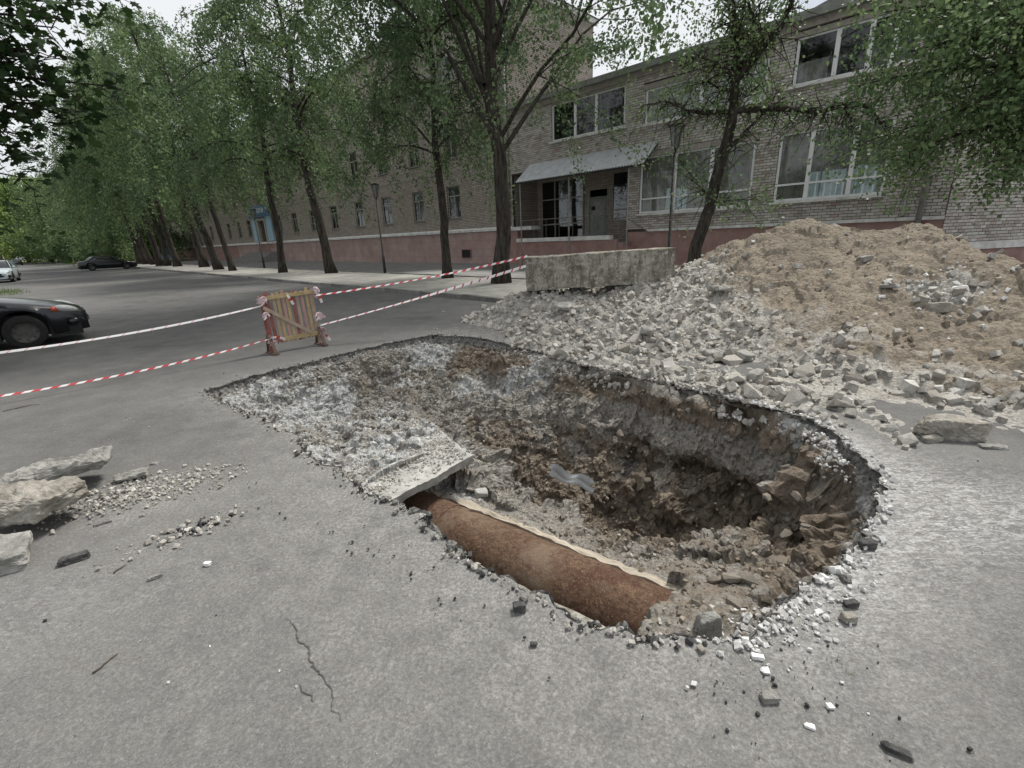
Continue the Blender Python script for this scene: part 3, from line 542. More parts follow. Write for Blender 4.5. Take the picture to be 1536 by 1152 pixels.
# ---- heap
HEAP_CTRL = [  # photo x, y, depth (None: on the road), grey rubble share
    (700, 474, None, 1), (735, 492, None, 1), (800, 512, None, 1), (880, 538, None, 1), (960, 556, None, 1), (1060, 578, None, 1), (1160, 604, None, 1), (1250, 628, None, 1), (1330, 652, None, 1), (1400, 668, None, .9), (1500, 684, None, .9), (1620, 700, None, .8), (1760, 690, None, .7),
    (745, 455, 9.2, 1), (780, 440, 8.9, 1), (800, 452, 8.3, 1), (900, 450, 8.1, 1), (1000, 425, 8.0, .9), (1040, 398, 8.3, .7), (1070, 375, 8.5, .35), (1100, 358, 8.4, .15), (1150, 342, 8.2, .05), (1205, 324, 8.0, .1), (1245, 334, 7.8, .15), (1290, 347, 7.5, .1), (1330, 341, 7.2, .1), (1375, 332, 7.0, .15), (1415, 345, 6.7, .3),
    (1450, 360, 6.3, .2), (1500, 384, 5.7, .1), (1540, 405, 5.2, .1), (1600, 440, 4.8, .1), (1700, 500, 4.2, .3),
    (850, 474, 7.5, 1), (950, 482, 7.1, 1), (1000, 520, 6.0, 1), (1100, 540, 5.35, 1), (1040, 460, 7.1, .9), (1110, 440, 7.0, .55), (1100, 490, 6.2, .95), (1200, 440, 6.35, .12), (1200, 500, 5.5, .5), (1200, 545, 4.95, .9), (1300, 450, 5.6, .1), (1300, 510, 4.95, .35), (1300, 560, 4.4, .6), (1150, 390, 7.4, .2), (1250, 385, 6.9, .05), (1350, 390, 6.2, .15),
    (1420, 430, 5.45, .75), (1420, 500, 4.75, .25), (1400, 560, 4.15, .42), (1500, 450, 4.95, .25), (1500, 520, 4.3, .22), (1500, 580, 3.8, .42), (1440, 600, 3.75, .85), (1560, 600, 3.5, .7)]
hp = []
for x, y, Y, gv in HEAP_CTRL:
    p = gp(x, y) if Y is None else aty(x, y, Y); hp.append((*p, gv))
hp = np.array(hp)
ridge = [(1070, 375, 8.5), (1150, 342, 8.2), (1205, 330, 8.0), (1290, 347, 7.5), (1375, 338, 7.0), (1450, 360, 6.3), (1540, 405, 5.2)]
back = []
for x, y, Y in ridge:
    p = aty(x, y, Y); back += [(p[0] + .75, p[1] + .75, p[2] * .72), (p[0] + 1.7, p[1] + 1.7, p[2] * .12), (p[0] + 2.3, p[1] + 2.3, -.1)]
back += [(.9, 9.6, .35), (2.2, 9.4, .7), (-.1, 10.0, 0), (1.2, 10.8, -.05), (3.0, 11.0, 0), (7.6, 4.6, .5), (8.6, 5.4, 0), (7.8, 3.4, .1), (8.4, 3.0, -.1), (6.2, 2.6, -.05)]
_hh = tps(np.r_[hp[:, :2], [b[:2] for b in back]], np.r_[hp[:, 2], [b[2] for b in back]], 2e-3); _hg = idw(hp[:, :2], hp[:, 3])
HG = .032
hx = np.arange(-1.6, 9.4, HG); hy = np.arange(2.2, 11.6, HG); HX, HY = np.meshgrid(hx, hy, indexing='ij'); HPt = np.c_[HX.ravel(), HY.ravel()]
hz = _hh(HPt); hgrey = np.clip(_hg(HPt), 0, 1)
pit_in = inside(HPt, PIT); pd = np.full(len(HPt), 9.); kk = (HPt[:, 0] < 3.6) & (HPt[:, 1] < 8.6); pd[kk] = seg_dist(HPt[kk], PIT[::3])[0]
sd = np.full(len(HPt), 9.); sd[kk] = seg_dist(HPt[kk], SOFT, False)[0]
band = (.055 + .03 * fbm(np.c_[HPt, np.zeros(len(HPt))], 2.2, 3, 57)) * np.clip((.95 - sd) / .35, 0, 1); hz = np.maximum(hz, band) ; hz = hz * np.clip(pd / .07, .1, 1); _far = (sd > .30) & (pd < .5); hz = np.where(_far, np.minimum(hz, -.05 + .3 * np.clip(pd - .1, 0, 9)), hz)
P = np.c_[HPt, hz]; c1, e1 = cells(P, 3.2, 51); c2, e2 = cells(P, 8, 53); lump = (.4 - e1) * (.08 + .05 * hgrey) + c1 * .06 + (.4 - e2) * (.045 + .045 * hgrey) + c2 * (.02 + .03 * hgrey) + fbm(P, 1.1, 4, 52) * .10 + fbm(P, 18, 3, 58) * .022
hz = hz + lump * np.where(pit_in, .2, np.clip(hz / .12, .25, 1)) - .02
P[:, 2] = hz; nX, nY = len(hx), len(hy); I2 = np.arange(nX * nY).reshape(nX, nY); C2 = np.stack([I2[:-1, :-1], I2[1:, :-1], I2[1:, 1:], I2[:-1, 1:]], -1).reshape(-1, 4)
k2 = (hz[C2] > -.012).any(1) & ~(pit_in & (pd > .012))[C2].any(1); P[:, 2] = np.maximum(P[:, 2], -.03); us = np.unique(C2[k2]); mp_ = np.full(len(P), -1); mp_[us] = np.arange(len(us))
mb = MB().add(P[us], mp_[C2[k2]]); me = mb.mesh('soil_heap', False); attr(me, 'grey', hgrey[us])
heap = tag(link('soil_heap', me, MAT['heap']), 'big heap of tan soil and grey rubble between the pit and the brick building', 'heap')
def heap_z(X):
    i = np.clip(((X[:, 0] - hx[0]) / HG).round().astype(int), 0, nX - 1); j = np.clip(((X[:, 1] - hy[0]) / HG).round().astype(int), 0, nY - 1); return np.where(pit_in[i * nY + j], -1, np.maximum(hz[i * nY + j], 0)), hgrey[i * nY + j]

# ================================================================== rocks
def hull(seed, n=10, flat=1.0, jit=.3):
    """broken chunk: hull of a knocked-about box"""
    rg = np.random.default_rng(seed); bm = bmesh.new(); p = np.array([(x, y, z) for x in (-1, 1) for y in (-1, 1) for z in (-1, 1)], float) * .72
    p *= 1 - jit * 1.5 * rg.random((8, 3)); p = np.r_[p, (lambda q_: q_ / np.linalg.norm(q_, axis=1)[:, None] * rg.uniform(.62, .92, (len(q_), 1)))(rg.normal(size=(max(1, n - 8), 3)))] * np.array([1.05, .82, flat])
    for v in p: bm.verts.new(v)
    r = bmesh.ops.convex_hull(bm, input=bm.verts); bmesh.ops.delete(bm, geom=[g_ for g_ in r['geom_interior'] if isinstance(g_, bmesh.types.BMVert)], context='VERTS')
    bmesh.ops.triangulate(bm, faces=bm.faces); bm.verts.index_update(); V = np.array([v.co for v in bm.verts]); T_ = np.array([[v.index for v in f.verts] for f in bm.faces]); bm.free(); return V, T_
TPL = [hull(100 + i, 12 + i % 5, (.66, .85, .55, .75)[i % 4], .42) for i in range(12)]
TPS = [hull(200 + i, 8, .75, .3) for i in range(8)]
def rotm(n, rg):
    q = rg.normal(size=(n, 4)); q /= np.linalg.norm(q, axis=1)[:, None]; w_, x, y, z = q.T
    return np.stack([np.stack([1 - 2 * (y * y + z * z), 2 * (x * y - z * w_), 2 * (x * z + y * w_)], -1), np.stack([2 * (x * y + z * w_), 1 - 2 * (x * x + z * z), 2 * (y * z - x * w_)], -1), np.stack([2 * (x * z - y * w_), 2 * (y * z + x * w_), 1 - 2 * (x * x + y * y)], -1)], 1)
def scatter(name, pos, size, mat, seed=0, tpl=TPS, parent=None, label=None):
    rg = np.random.default_rng(seed); mb = MB(); ti = rg.integers(0, len(tpl), len(pos)); Rm = rotm(len(pos), rg); st = .7 + .6 * rg.random((len(pos), 3))
    for k_, (v, t_) in enumerate(tpl):
        s_ = np.where(ti == k_)[0]
        if not len(s_): continue
        W = np.einsum('nij,nvj->nvi', Rm[s_], v[None] * (size[s_, None] * st[s_])[:, None]) + pos[s_][:, None]
        mb.add(W.reshape(-1, 3), None, (t_[None] + (np.arange(len(s_)) * len(v))[:, None, None]).reshape(-1, 3))
    o = mb.build(name, mat, parent); tag(o, label, None, None, 'stuff'); return o
ROCKME = []
for i in range(12):
    V, T_ = TPL[i]; bm = bmesh.new(); vs_ = [bm.verts.new(v) for v in V]
    for t_ in T_: bm.faces.new([vs_[j] for j in t_])
    ROCKME.append(MB().add(V, None, T_).mesh('broken_rock')); bm.free()
def rock_obj(name, pos, size, mat, i, rot, label, group):
    o = bpy.data.objects.new(name, None); 
    me = ROCKME[i % 12]
    key = me.name + mat.name
    if key not in _RM:
        m2 = me.copy(); m2.materials.append(mat); _RM[key] = m2
    bpy.data.objects.remove(o); o = bpy.data.objects.new(name, _RM[key]); COL.objects.link(o); o.location = pos; o.scale = (size * rot[3], size, size * rot[4]); o.rotation_euler = rot[:3]; return tag(o, label, 'rock', group)
_RM = {}
rg = np.random.default_rng(77)
# big fragments of the rubble slope, one object each
cand = np.c_[rg.uniform(-1.2, 6.5, 9000), rg.uniform(2.6, 9.2, 9000)]; z, gv = heap_z(cand)
def view(P):
    d_ = P - np.array([0, 0, CH]); D_ = d_ @ _f; return CX + F * (d_ @ CR) / D_, CY - F * (d_ @ CU) / D_, D_
vx, vy, D_ = view(np.c_[cand, z]); ok = (z > .006) & (vx > 0) & (vx < 1536) & (vy > 330)
near_band = np.exp(-((vy - (540 + (vx - 1000) * .19)) / 70) ** 2)
pr = np.clip((gv - .3) * 1.2, 0.003, 1) * (.25 + near_band); sel = np.where(ok & (rg.random(len(cand)) < pr))[0]
px_taken = []; cnt = 0
for i in sel:
    if cnt >= 290: break
    sz = .035 + .11 * rg.random() ** 2.2 * (.5 + near_band[i]); 
    if any((vx[i] - a_) ** 2 + (vy[i] - b_) ** 2 < (5 + 300 * sz / D_[i]) ** 2 for a_, b_ in px_taken): continue
    px_taken.append((vx[i], vy[i])); cnt += 1
    rot = (rg.normal() * .5, rg.normal() * .5, rg.random() * 6.28, 1 + .5 * rg.random(), .6 + .35 * rg.random())
    rock_obj('broken_rock', (cand[i, 0], cand[i, 1], z[i] + sz * .12), sz * .9, MAT['rock'], int(rg.integers(12)), rot, 'grey broken rock lying in the rubble at the foot of the soil heap', 'broken rocks in the rubble slope')
# the rest of the rubble
cand = np.c_[rg.uniform(-1.3, 7.5, 60000), rg.uniform(2.5, 9.6, 60000)]; z, gv = heap_z(cand); ok = (z > .004) & (rg.random(len(cand)) < np.clip(gv ** 2 * .5 + .004, 0, 1)); c = cand[ok]; s_ = .006 + .075 * rg.random(len(c)) ** 4
scatter('rubble_fragments', np.c_[c, z[ok] + s_ * .3], s_, MAT['rock_i'], 5, label='small grey stone fragments covering the heap')
cand = np.c_[rg.uniform(1.5, 7.5, 30000), rg.uniform(2.6, 9.6, 30000)]; z, gv = heap_z(cand); ok = (z > .15) & (rg.random(len(cand)) < .06 * (1 - gv)); c = cand[ok]; s_ = .008 + .055 * rg.random(len(c)) ** 4
scatter('soil_clods', np.c_[c, z[ok] + s_ * .3], s_, MAT['earth_i'], 6, label='small soil clods on the tan heap')
c = gp(1425, 435); cc = np.array([aty(x, y, 5.4)[:2] for x, y in ((1425, 430),)])[0]
pp = cc + rg.normal(size=(240, 2)) * (.28, .33); z, gv = heap_z(pp); s_ = .008 + .035 * rg.random(240) ** 3; scatter('pale_stone_fragments', np.c_[pp, z + s_ * .3], s_, MAT['lime_i'], 8, label='pale stone fragments spilled down the heap')
# crumbs inside the pit
us = np.where(inn & (dist > .02))[0]; pick = rg.choice(us, 9000); c = GP[pick] + rg.uniform(-.013, .013, (9000, 2)); z = pit_z(c); t, a = chan(c); b_ = _pb(c); p_ = _pp(c)
okk = ~np.isnan(z) & ~((a > CH_L - .02) & (a < CH_R + .05) & (t > -1.2) & (t < CH_END)); s_ = .005 + .024 * rg.random(9000) ** 3
e = okk & (b_ >= .3); scatter('pit_clods', np.c_[c[e], z[e] + s_[e] * .2], s_[e], MAT['earth_i'], 11, label='brown soil clods in the pit')
e = okk & (b_ < .3); scatter('pit_gravel', np.c_[c[e], z[e] + s_[e] * .2], s_[e], MAT['rock_i'], 12, label='pale grey gravel in the left part of the pit')
# larger lumps on the right-hand soil bank
rp = [(1170, 845, .085), (1075, 832, .05), (1095, 868, .075), (1130, 872, .06), (1045, 905, .04), (1100, 905, .05), (1085, 825, .04), (1060, 850, .045), (1120, 830, .035), (1150, 815, .04), (1070, 870, .04), (1150, 900, .035), (1180, 800, .05), (1020, 850, .035), (1210, 790, .035), (1110, 920, .03), (1140, 860, .03), (1055, 815, .035), (1195, 745, .05), (1150, 745, .045), (1090, 800, .03), (1160, 780, .04), (1040, 800, .04), (1125, 795, .04), (1180, 700, .05), (760, 650, .05), (830, 690, .06), (880, 690, .05), (970, 720, .05), (1010, 740, .06), (930, 650, .05), (1000, 660, .05), (870, 640, .06), (800, 600, .06), (720, 600, .05), (680, 560, .06), (770, 590, .05)]
for i, (x, y, sz) in enumerate(rp):
    p = gp(x, y, -.4)
    for _ in range(6):
        zz = pit_z(p[None, :2])[0]; zz = -.3 if np.isnan(zz) else zz; p = gp(x, y, zz + sz * .3)
    rot = (rg.normal() * .4, rg.normal() * .4, rg.random() * 6.28, 1.2, .85); right = x > 1010
    rock_obj('earthy_rock', p, sz, MAT['earth'], i, rot, 'soil-stained rock on the brown bank in the right part of the pit' if right else 'soil-stained rock stuck in the far wall of the pit', 'rocks on the right pit bank' if right else 'rocks in the far pit wall')
# crumbled rim and loose stones on the asphalt
k = 8500; i = rg.integers(0, len(PIT), k); off = np.abs(rg.normal(size=k)) * np.where((PIT[i][:, 0] > .75) & (PIT[i][:, 1] < 4.2), .13, .08) - .04; c = PIT[i] + Nn[i] * off[:, None] + rg.normal(size=(k, 2)) * .02
rt = (c[:, 0] > .75) & (c[:, 1] < 4.2); s_ = (.004 + .017 * rg.random(k) ** 3) * np.where(rt, 1.35, 1); _pzz = pit_z(c); zc = np.where(inside(c, PIT), _pzz, .012) + s_ * .3; _bad = np.isnan(zc) | (zc < -.16); fr = (c[:, 1] < 2.7) & (c[:, 0] > -.75) & (c[:, 0] < .75)
thin = (rg.random(k) < np.where(rt, 1, np.where(fr, .6, .35))) & ~_bad
scatter('rim_limestone', np.c_[c, zc][rt & thin], s_[rt & thin], MAT['lime_i'], 21, label='white crushed limestone along the right pit rim')
e = ~rt & thin & (rg.random(k) < .8); scatter('rim_gravel', np.c_[c, zc][e], s_[e], MAT['rock_i'], 22, label='grey gravel along the left pit rim')
e = ~rt & thin & ~e; scatter('rim_tar', np.c_[c, zc][e], s_[e] * 1.1, MAT['tar_i'], 23, label='black tar crumbs along the pit rim')
i = np.where(_so)[0]; i = i[rg.integers(0, len(i), 900)]; c = PIT[i] + Nn[i] * (-.02 + rg.normal(size=900) * .07)[:, None]; z, gv = heap_z(c); s_ = .012 + .05 * rg.random(900) ** 3; z = np.where(inside(c, PIT), pit_z(c), z); e = ~np.isnan(z) & (z > -.22)
scatter('rim_rubble', np.c_[c, z + s_ * .25][e], s_[e], MAT['rock_i'], 25, TPL, label='broken stones spilling along the far pit rim')
k = 260; i = rg.integers(0, len(PIT), k); keepi = ~_so[i]; i = i[keepi]; off = rg.normal(size=len(i)) * .035 + .0; s_ = .012 + .032 * rg.random(len(i)) ** 2; c = PIT[i] + Nn[i] * off[:, None]
_pzz = pit_z(c); zc = np.where(inside(c, PIT), np.maximum(_pzz, -.05), .008) + s_ * .15; okc = ~np.isnan(zc) & ~(inside(c, PIT) & (_pzz < -.2)); c, zc, s_ = c[okc], zc[okc], s_[okc]
scatter('rim_asphalt_chunks', np.c_[c, zc], s_, MAT['cut'], 24, TPL, label='broken asphalt lumps along the pit rim')
def patch(name, px, py, sx, sy, n, smax, mat, seed, label, rot=0):
    c0 = gp(px, py)[:2]; q_ = rg.normal(size=(n, 2)) * (sx, sy); cr_, sr_ = math.cos(rot), math.sin(rot); c = c0 + np.c_[q_[:, 0] * cr_ - q_[:, 1] * sr_, q_[:, 0] * sr_ + q_[:, 1] * cr_]
    c = c[~inside(c, PIT)]; s_ = .003 + smax * rg.random(len(c)) ** 3; scatter(name, np.c_[c, s_ * .35 + .004], s_, mat, seed, label=label)
patch('spilled_gravel', 218, 738, .27, .12, 1500, .017, MAT['rock_i'], 31, 'patch of pale gravel beside the boulder on the asphalt', .5)
patch('spilled_gravel', 275, 800, .16, .06, 170, .02, MAT['rock_i'], 32, 'thin trail of gravel on the asphalt right of the boulder', .7)
patch('tar_crumbs', 285, 795, .10, .04, 60, .018, MAT['tar_i'], 33, 'black tar crumbs among gravel right of the boulder', .7)
patch('tar_crumbs', 1170, 1010, .20, .16, 60, .010, MAT['tar_i'], 34, 'black tar crumbs below the right pit corner')
patch('spilled_gravel', 1200, 930, .22, .06, 240, .016, MAT['lime_i'], 35, 'white limestone crumbs at the near right pit corner', .5)
patch('spilled_gravel', 720, 500, .6, .35, 700, .018, MAT['rock_i'], 36, 'sparse gravel on the road at the left end of the heap', .6)
patch('tar_crumbs', 600, 845, .7, .08, 60, .009, MAT['tar_i'], 37, 'scattered tar crumbs along the near left pit rim', -.6)
k = 480; c = np.c_[rg.uniform(-4.5, 4.5, k), rg.uniform(.7, 6.5, k)]; c = c[~inside(c, PIT)]; s_ = .0025 + .008 * rg.random(len(c)) ** 4; e = rg.random(len(c)) < .5
scatter('loose_grit', np.c_[c, s_ * .4 + .003][e], s_[e], MAT['tar_i'], 41, label='dark grit scattered over the asphalt'); scatter('loose_grit', np.c_[c, s_ * .4 + .003][~e], s_[~e], MAT['lime_i'], 42, label='pale grit scattered over the asphalt')

def boulder(name, centre, size, mat, seed, label, amp=.2, lay=0, sub_=5, rot=0, tilt=(0, 0), planes=0, sq=0):
    V, T_ = hull(seed, 12, .9, .28); bm = bmesh.new(); vs_ = [bm.verts.new(v) for v in V]
    for t_ in T_: bm.faces.new([vs_[j] for j in t_])
    lev = {4: 2, 5: 3, 6: 4}[sub_]
    for _ in range(lev): bmesh.ops.subdivide_edges(bm, edges=bm.edges[:], cuts=1, use_grid_fill=True); bmesh.ops.triangulate(bm, faces=bm.faces[:])
    for _ in range(5 if sub_ == 6 else 1): bmesh.ops.smooth_vert(bm, verts=bm.verts[:], factor=.5, use_axis_x=True, use_axis_y=True, use_axis_z=True)
    bm.verts.index_update()
    V = np.array([v.co for v in bm.verts]); T_ = np.array([[v.index for v in f.verts] for f in bm.faces]); bm.free(); d_ = V / (np.linalg.norm(V, axis=1)[:, None] + 1e-6)
    sz_ = np.asarray(size) * 1.25; s0_ = float(np.prod(sz_) ** (1 / 3)); V = V * sz_; W = V / s0_; d_ = d_ / sz_; d_ /= np.linalg.norm(d_, axis=1)[:, None]
    V = V + d_ * (s0_ * amp * (.55 * fbm(W, 1.3, 4, seed) + .55 * (.45 - worley(W, 2.2, seed)) + .35 * (.45 - worley(W, 5.5, seed + 2)) + .35 * fbm(W, 9, 3, seed + 4)))[:, None]
    if lay: V[:, :2] *= (1 + lay * np.sign(np.sin(W[:, 2] * 8 + 2 * fbm(W, 2, 2, seed)))[:, None])
    V = V @ np.array(Euler((tilt[0], tilt[1], rot)).to_matrix()).T; V[:, 2] -= V[:, 2].min()
    me = MB().add(V, None, T_).mesh(name, False); o = link(name, me, mat); o.location = centre; return tag(o, label, 'rock')
def B_(name, x, y, w_, size, mat, seed, label, z=-.02, **kw):
    p = gp(x, y, 0); return boulder(name, (p[0], p[1], z), size, mat, seed, label, **kw)
boulder('boulder', (-2.93, 2.42, .06), (.31, .24, .125), MAT['boulder'], 301, 'big beige flat-topped boulder at the left edge of the photo', .24, planes=2, rot=.10, sub_=6, sq=.55)
boulder('grey_slab_rock', (-2.80, 2.04, -.03), (.25, .19, .10), MAT['greyrock'], 302, 'grey layered rock under the big beige boulder at the left edge', .16, lay=.04, rot=.5, sub_=6, sq=.6, planes=2)
boulder('lifted_asphalt_piece', (-3.16, 2.94, .03), (.38, .20, .06), MAT['greyrock'], 303, 'pale grey tilted slab behind the big beige boulder', .26, planes=2, rot=.35, tilt=(.10, -.14), sub_=6, sq=.6)
boulder('lifted_asphalt_piece', (-2.75, 2.98, .0), (.12, .06, .028), MAT['greyrock'], 304, 'small tilted grey piece right of the slab behind the boulder', .24, planes=4, rot=.4, tilt=(.2, -.15))
B_('tar_lump', 110, 842, 0, (.080, .040, .036), MAT['darkrock'], 305, 'black flat tar lump in front of the big boulder', rot=.6)
B_('dark_stone', 152, 786, 0, (.055, .022, .014), MAT['darkrock'], 306, 'small dark stone right of the boulder near gravel patch', rot=.7)
B_('grey_stone', 232, 696, 0, (.04, .03, .024), MAT['greyrock'], 307, 'lone grey stone behind the gravel patch at left')
B_('white_stone', 312, 848, 0, (.022, .017, .015), MAT['white'], 308, 'round white stone on the asphalt right of the boulder', z=0)
B_('brown_stone', 233, 868, 0, (.034, .015, .012), MAT['greyrock'], 309, 'small flat brown stone below the boulder on the asphalt', z=0, rot=.6)
B_('tar_lump', 780, 916, 0, (.034, .028, .024), MAT['darkrock'], 310, 'black tar lump on the near rim beside the rusty pipe', z=0)
B_('tar_lump', 800, 968, 0, (.016, .012, .01), MAT['darkrock'], 311, 'tiny black tar lump below the rim near the pipe', z=0)
B_('brown_boulder', 1425, 655, 0, (.235, .13, .125), MAT['boulder'], 312, 'brown angular boulder at the foot of the heap on the right', rot=-.25, amp=.2, sub_=6, planes=10)
B_('layered_stone', 1397, 662, 0, (.085, .045, .042), MAT['boulder'], 313, 'small tan layered stone leaning before the brown angular boulder', rot=.1, lay=.06)
B_('flat_stone', 1490, 672, 0, (.115, .05, .03), MAT['greyrock'], 314, 'flat grey-brown stone right of the brown angular boulder', rot=-.2)
B_('dark_stone', 1475, 618, 0, (.11, .075, .07), MAT['greyrock'], 315, 'dark grey stone behind the brown angular boulder', rot=.4)
p = gp(1065, 945, -.08); boulder('grey_boulder', (p[0], p[1] + .02, -.14), (.068, .062, .095), MAT['greyrock'], 316, 'upright grey stone at the near corner of the pit', .14)
B_('brown_stone', 1271, 932, 0, (.035, .03, .025), MAT['boulder'], 317, 'small brown stone beside the near right pit corner', z=0)
B_('tar_lump', 1275, 910, 0, (.036, .024, .02), MAT['darkrock'], 318, 'black tar lump among white crumbs at the right pit corner', z=0)
B_('tar_lump', 1300, 822, 0, (.05, .035, .028), MAT['darkrock'], 319, 'black tar lump on the right pit rim', z=0)
B_('white_stone', 1135, 988, 0, (.030, .018, .013), MAT['white'], 320, 'white oblong stone just below the pit on the right', z=0, rot=-.2)
B_('white_stone', 1148, 1008, 0, (.017, .024, .010), MAT['white'], 321, 'thin white stone below the white oblong stone', z=0)
B_('dark_stone', 1153, 1050, 0, (.032, .030, .02), MAT['greyrock'], 322, 'black and white stone half sunk in the asphalt at lower right', z=-.008)
B_('white_stone', 1244, 1062, 0, (.014, .014, .009), MAT['white'], 323, 'small white stone at the lower right of the asphalt', z=0)
B_('white_stone', 1215, 1092, 0, (.02, .013, .008), MAT['white'], 324, 'flat white stone near the bottom right edge', z=0, rot=-.5)
B_('tar_lump', 1345, 1130, 0, (.042, .018, .016), MAT['darkrock'], 325, 'dark tar lump at the bottom right edge of the photo', z=-.004, rot=-.6)
p = aty(722, 470, 9.3); boulder('pale_block', (p[0], p[1], max(0, p[2] - .08)), (.17, .11, .085), MAT['greyrock'], 326, 'pale grey block at the left tip of the rubble slope', .12)
for i, (x, y, Y, sz, lb) in enumerate([(1075, 520, 5.6, (.15, .10, .05), 'oval pale slab standing among the rubble below the heap'), (1120, 515, 5.45, (.13, .09, .06), 'dark-sided rubble block right of the oval pale slab'), (850, 458, 7.8, (.26, .17, .05), 'flat grey slab lying below the concrete block'), (970, 500, 6.6, (.17, .10, .06), 'long grey rubble block in the middle of the rubble slope'), (1080, 440, 7.2, (.2, .13, .05), 'pale flat slab on the heap right of the concrete block'), (1335, 425, 5.75, (.10, .06, .03), 'dark flat stone in the middle of the tan slope'), (1410, 455, 5.2, (.11, .08, .07), 'round earthy stone below the pale stones on the heap'), (1440, 432, 5.35, (.075, .05, .045), 'white stone near the top of the pale stones on the heap'), (1300, 385, 6.6, (.09, .06, .05), 'dark clod below the saddle of the heap'), (1000, 553, 5.35, (.11, .07, .04), 'flat dark-edged stone at the far rim of the pit'), (1130, 585, 4.6, (.10, .07, .05), 'grey block on the far right pit rim')]):
    p = aty(x, y, Y); zz, _ = heap_z(p[None, :2]); sz = tuple(1.3 * v_ for v_ in sz); boulder('rubble_slab', (p[0], p[1], max(float(zz[0]), .02) - sz[2] * .35), sz, MAT['white'] if 'white' in lb else MAT['greyrock'] if i != 6 else MAT['boulder'], 340 + i, lb, .16, sub_=4, rot=.4 * i, tilt=(.25 if i < 4 else .1, .1))

# ================================================================== heating channel: pipe, wall, slab
L_ = np.linalg.norm(PB - PA); a0 = PA - PD * .5; a1 = PB + PD * .34
pts = np.array([a0 + (a1 - a0) * t_ for t_ in np.linspace(0, 1, 40)]); k = 56; an = np.arange(k) * 2 * math.pi / k; V = []
for p in pts:
    for a_ in an: V.append((p - a0) @ PD * np.array([1, 0, 0]) + PR * np.array([0, math.cos(a_), math.sin(a_)]))
V = np.array(V).reshape(40, k, 3); nz = .005 * fbm(V.reshape(-1, 3), 5, 4, 77) + .003 * fbm(V.reshape(-1, 3), 22, 2, 78); V[..., 1:] *= (1 + nz.reshape(40, k)[..., None] / PR); V = np.concatenate([V, V[:, :1]], 1)
pipe = tag(empty('heating_pipe', a0, (0, 0, math.atan2(PD[1], PD[0]))), 'thick rusty steel pipe running through the pit', 'pipe'); MB().sheet(V).build('pipe_wall', MAT['rust'], pipe, True)
tz = np.linalg.norm(PA - a0) + .12
MB().add(*(lambda Vx: (Vx.reshape(-1, 3), [(i_, i_ + 1, i_ + 22, i_ + 21) for i_ in range(20)]))(np.array([[(tz + .0 + dx + .006 * math.sin(3.1 * i_), (PR + .006) * math.cos(th), (PR + .006) * math.sin(th)) for i_, th in enumerate(np.linspace(-.4, math.pi + .4, 21))] for dx in (0, .03)]))).build('weld_seam', MAT['rust'], pipe, True)
def chp(t_, a_, z_): return PA * np.array([1, 1, 0]) + PD * t_ + PN * a_ + np.array([0, 0, z_])
def chan_box(name, t0, t1, a_0, a_1, z0, z1, mat, seed, rough=.012, n_=(48, 6, 8)):
    """a worn concrete bar along the channel"""
    bm = bmesh.new(); bmesh.ops.create_cube(bm, size=1); bmesh.ops.subdivide_edges(bm, edges=[e for e in bm.edges if abs(e.verts[0].co.x - e.verts[1].co.x) > .5], cuts=n_[0], use_grid_fill=True)
    bmesh.ops.subdivide_edges(bm, edges=[e for e in bm.edges if abs(e.verts[0].co.y - e.verts[1].co.y) > .5], cuts=n_[1], use_grid_fill=True); bmesh.ops.subdivide_edges(bm, edges=[e for e in bm.edges if abs(e.verts[0].co.z - e.verts[1].co.z) > .5], cuts=n_[2], use_grid_fill=True)
    V = np.array([v.co for v in bm.verts]); Fq = [[v.index for v in f.verts] for f in bm.faces if len(f.verts) == 4]; Ft = [[v.index for v in f.verts] for f in bm.faces if len(f.verts) == 3]; bm.free()
    W = np.array([chp(t0 + (t1 - t0) * (v[0] + .5), a_0 + (a_1 - a_0) * (v[1] + .5), z0 + (z1 - z0) * (v[2] + .5)) for v in V]); W += rough * np.stack([fbm(W, 7, 4, seed + i_) for i_ in range(3)], 1) + rough * .5 * np.stack([fbm(W, 30, 2, seed + 7 + i_) for i_ in range(3)], 1)
    return MB().add(W, Fq or None, Ft or None).build(name, mat, None, False)
cw = chan_box('channel_wall', -.6, CH_END + .12, CH_R - .005, CH_R + .05, -1.0, -.405, MAT['chanwall'], 81, .03); tag(cw, 'pale tan concrete channel wall edge running beside the rusty pipe', 'channel wall')
cw = chan_box('channel_wall', -.6, CH_END + .1, CH_L - .14, CH_L + .005, -1.0, -.16, MAT['concrete'], 83); tag(cw, 'concrete channel wall under the near pit rim beside the pipe', 'channel wall')
# broken cover slab
fl, fr_, br_ = gp(585, 752, -.045), gp(708, 684, -.06), gp(652, 640, -.09); bl = fl + (br_ - fr_); bl[2] = -.10; fl = fl + (fl - fr_) * .16; bl = bl + (fl - fr_) * .10
nu, nv = 56, 44; top = np.array([[fl + (fr_ - fl) * u + (bl - fl) * v for v in np.linspace(0, 1, nv)] for u in np.linspace(0, 1, nu)]); Pn = top.reshape(-1, 3)
jag = np.zeros((nu, nv, 3)); ed = fbm(Pn, 5, 4, 95).reshape(nu, nv) * .035; wv = np.exp(-np.linspace(0, 1, nv) * 14)[None]; jag += (ed * wv)[..., None] * ((bl - fl) / np.linalg.norm(bl - fl))
wu = np.exp(-(1 - np.linspace(0, 1, nu)) * 14)[:, None]; jag += (fbm(Pn, 6, 4, 96).reshape(nu, nv) * .03 * wu)[..., None] * ((fr_ - fl) / np.linalg.norm(fr_ - fl))
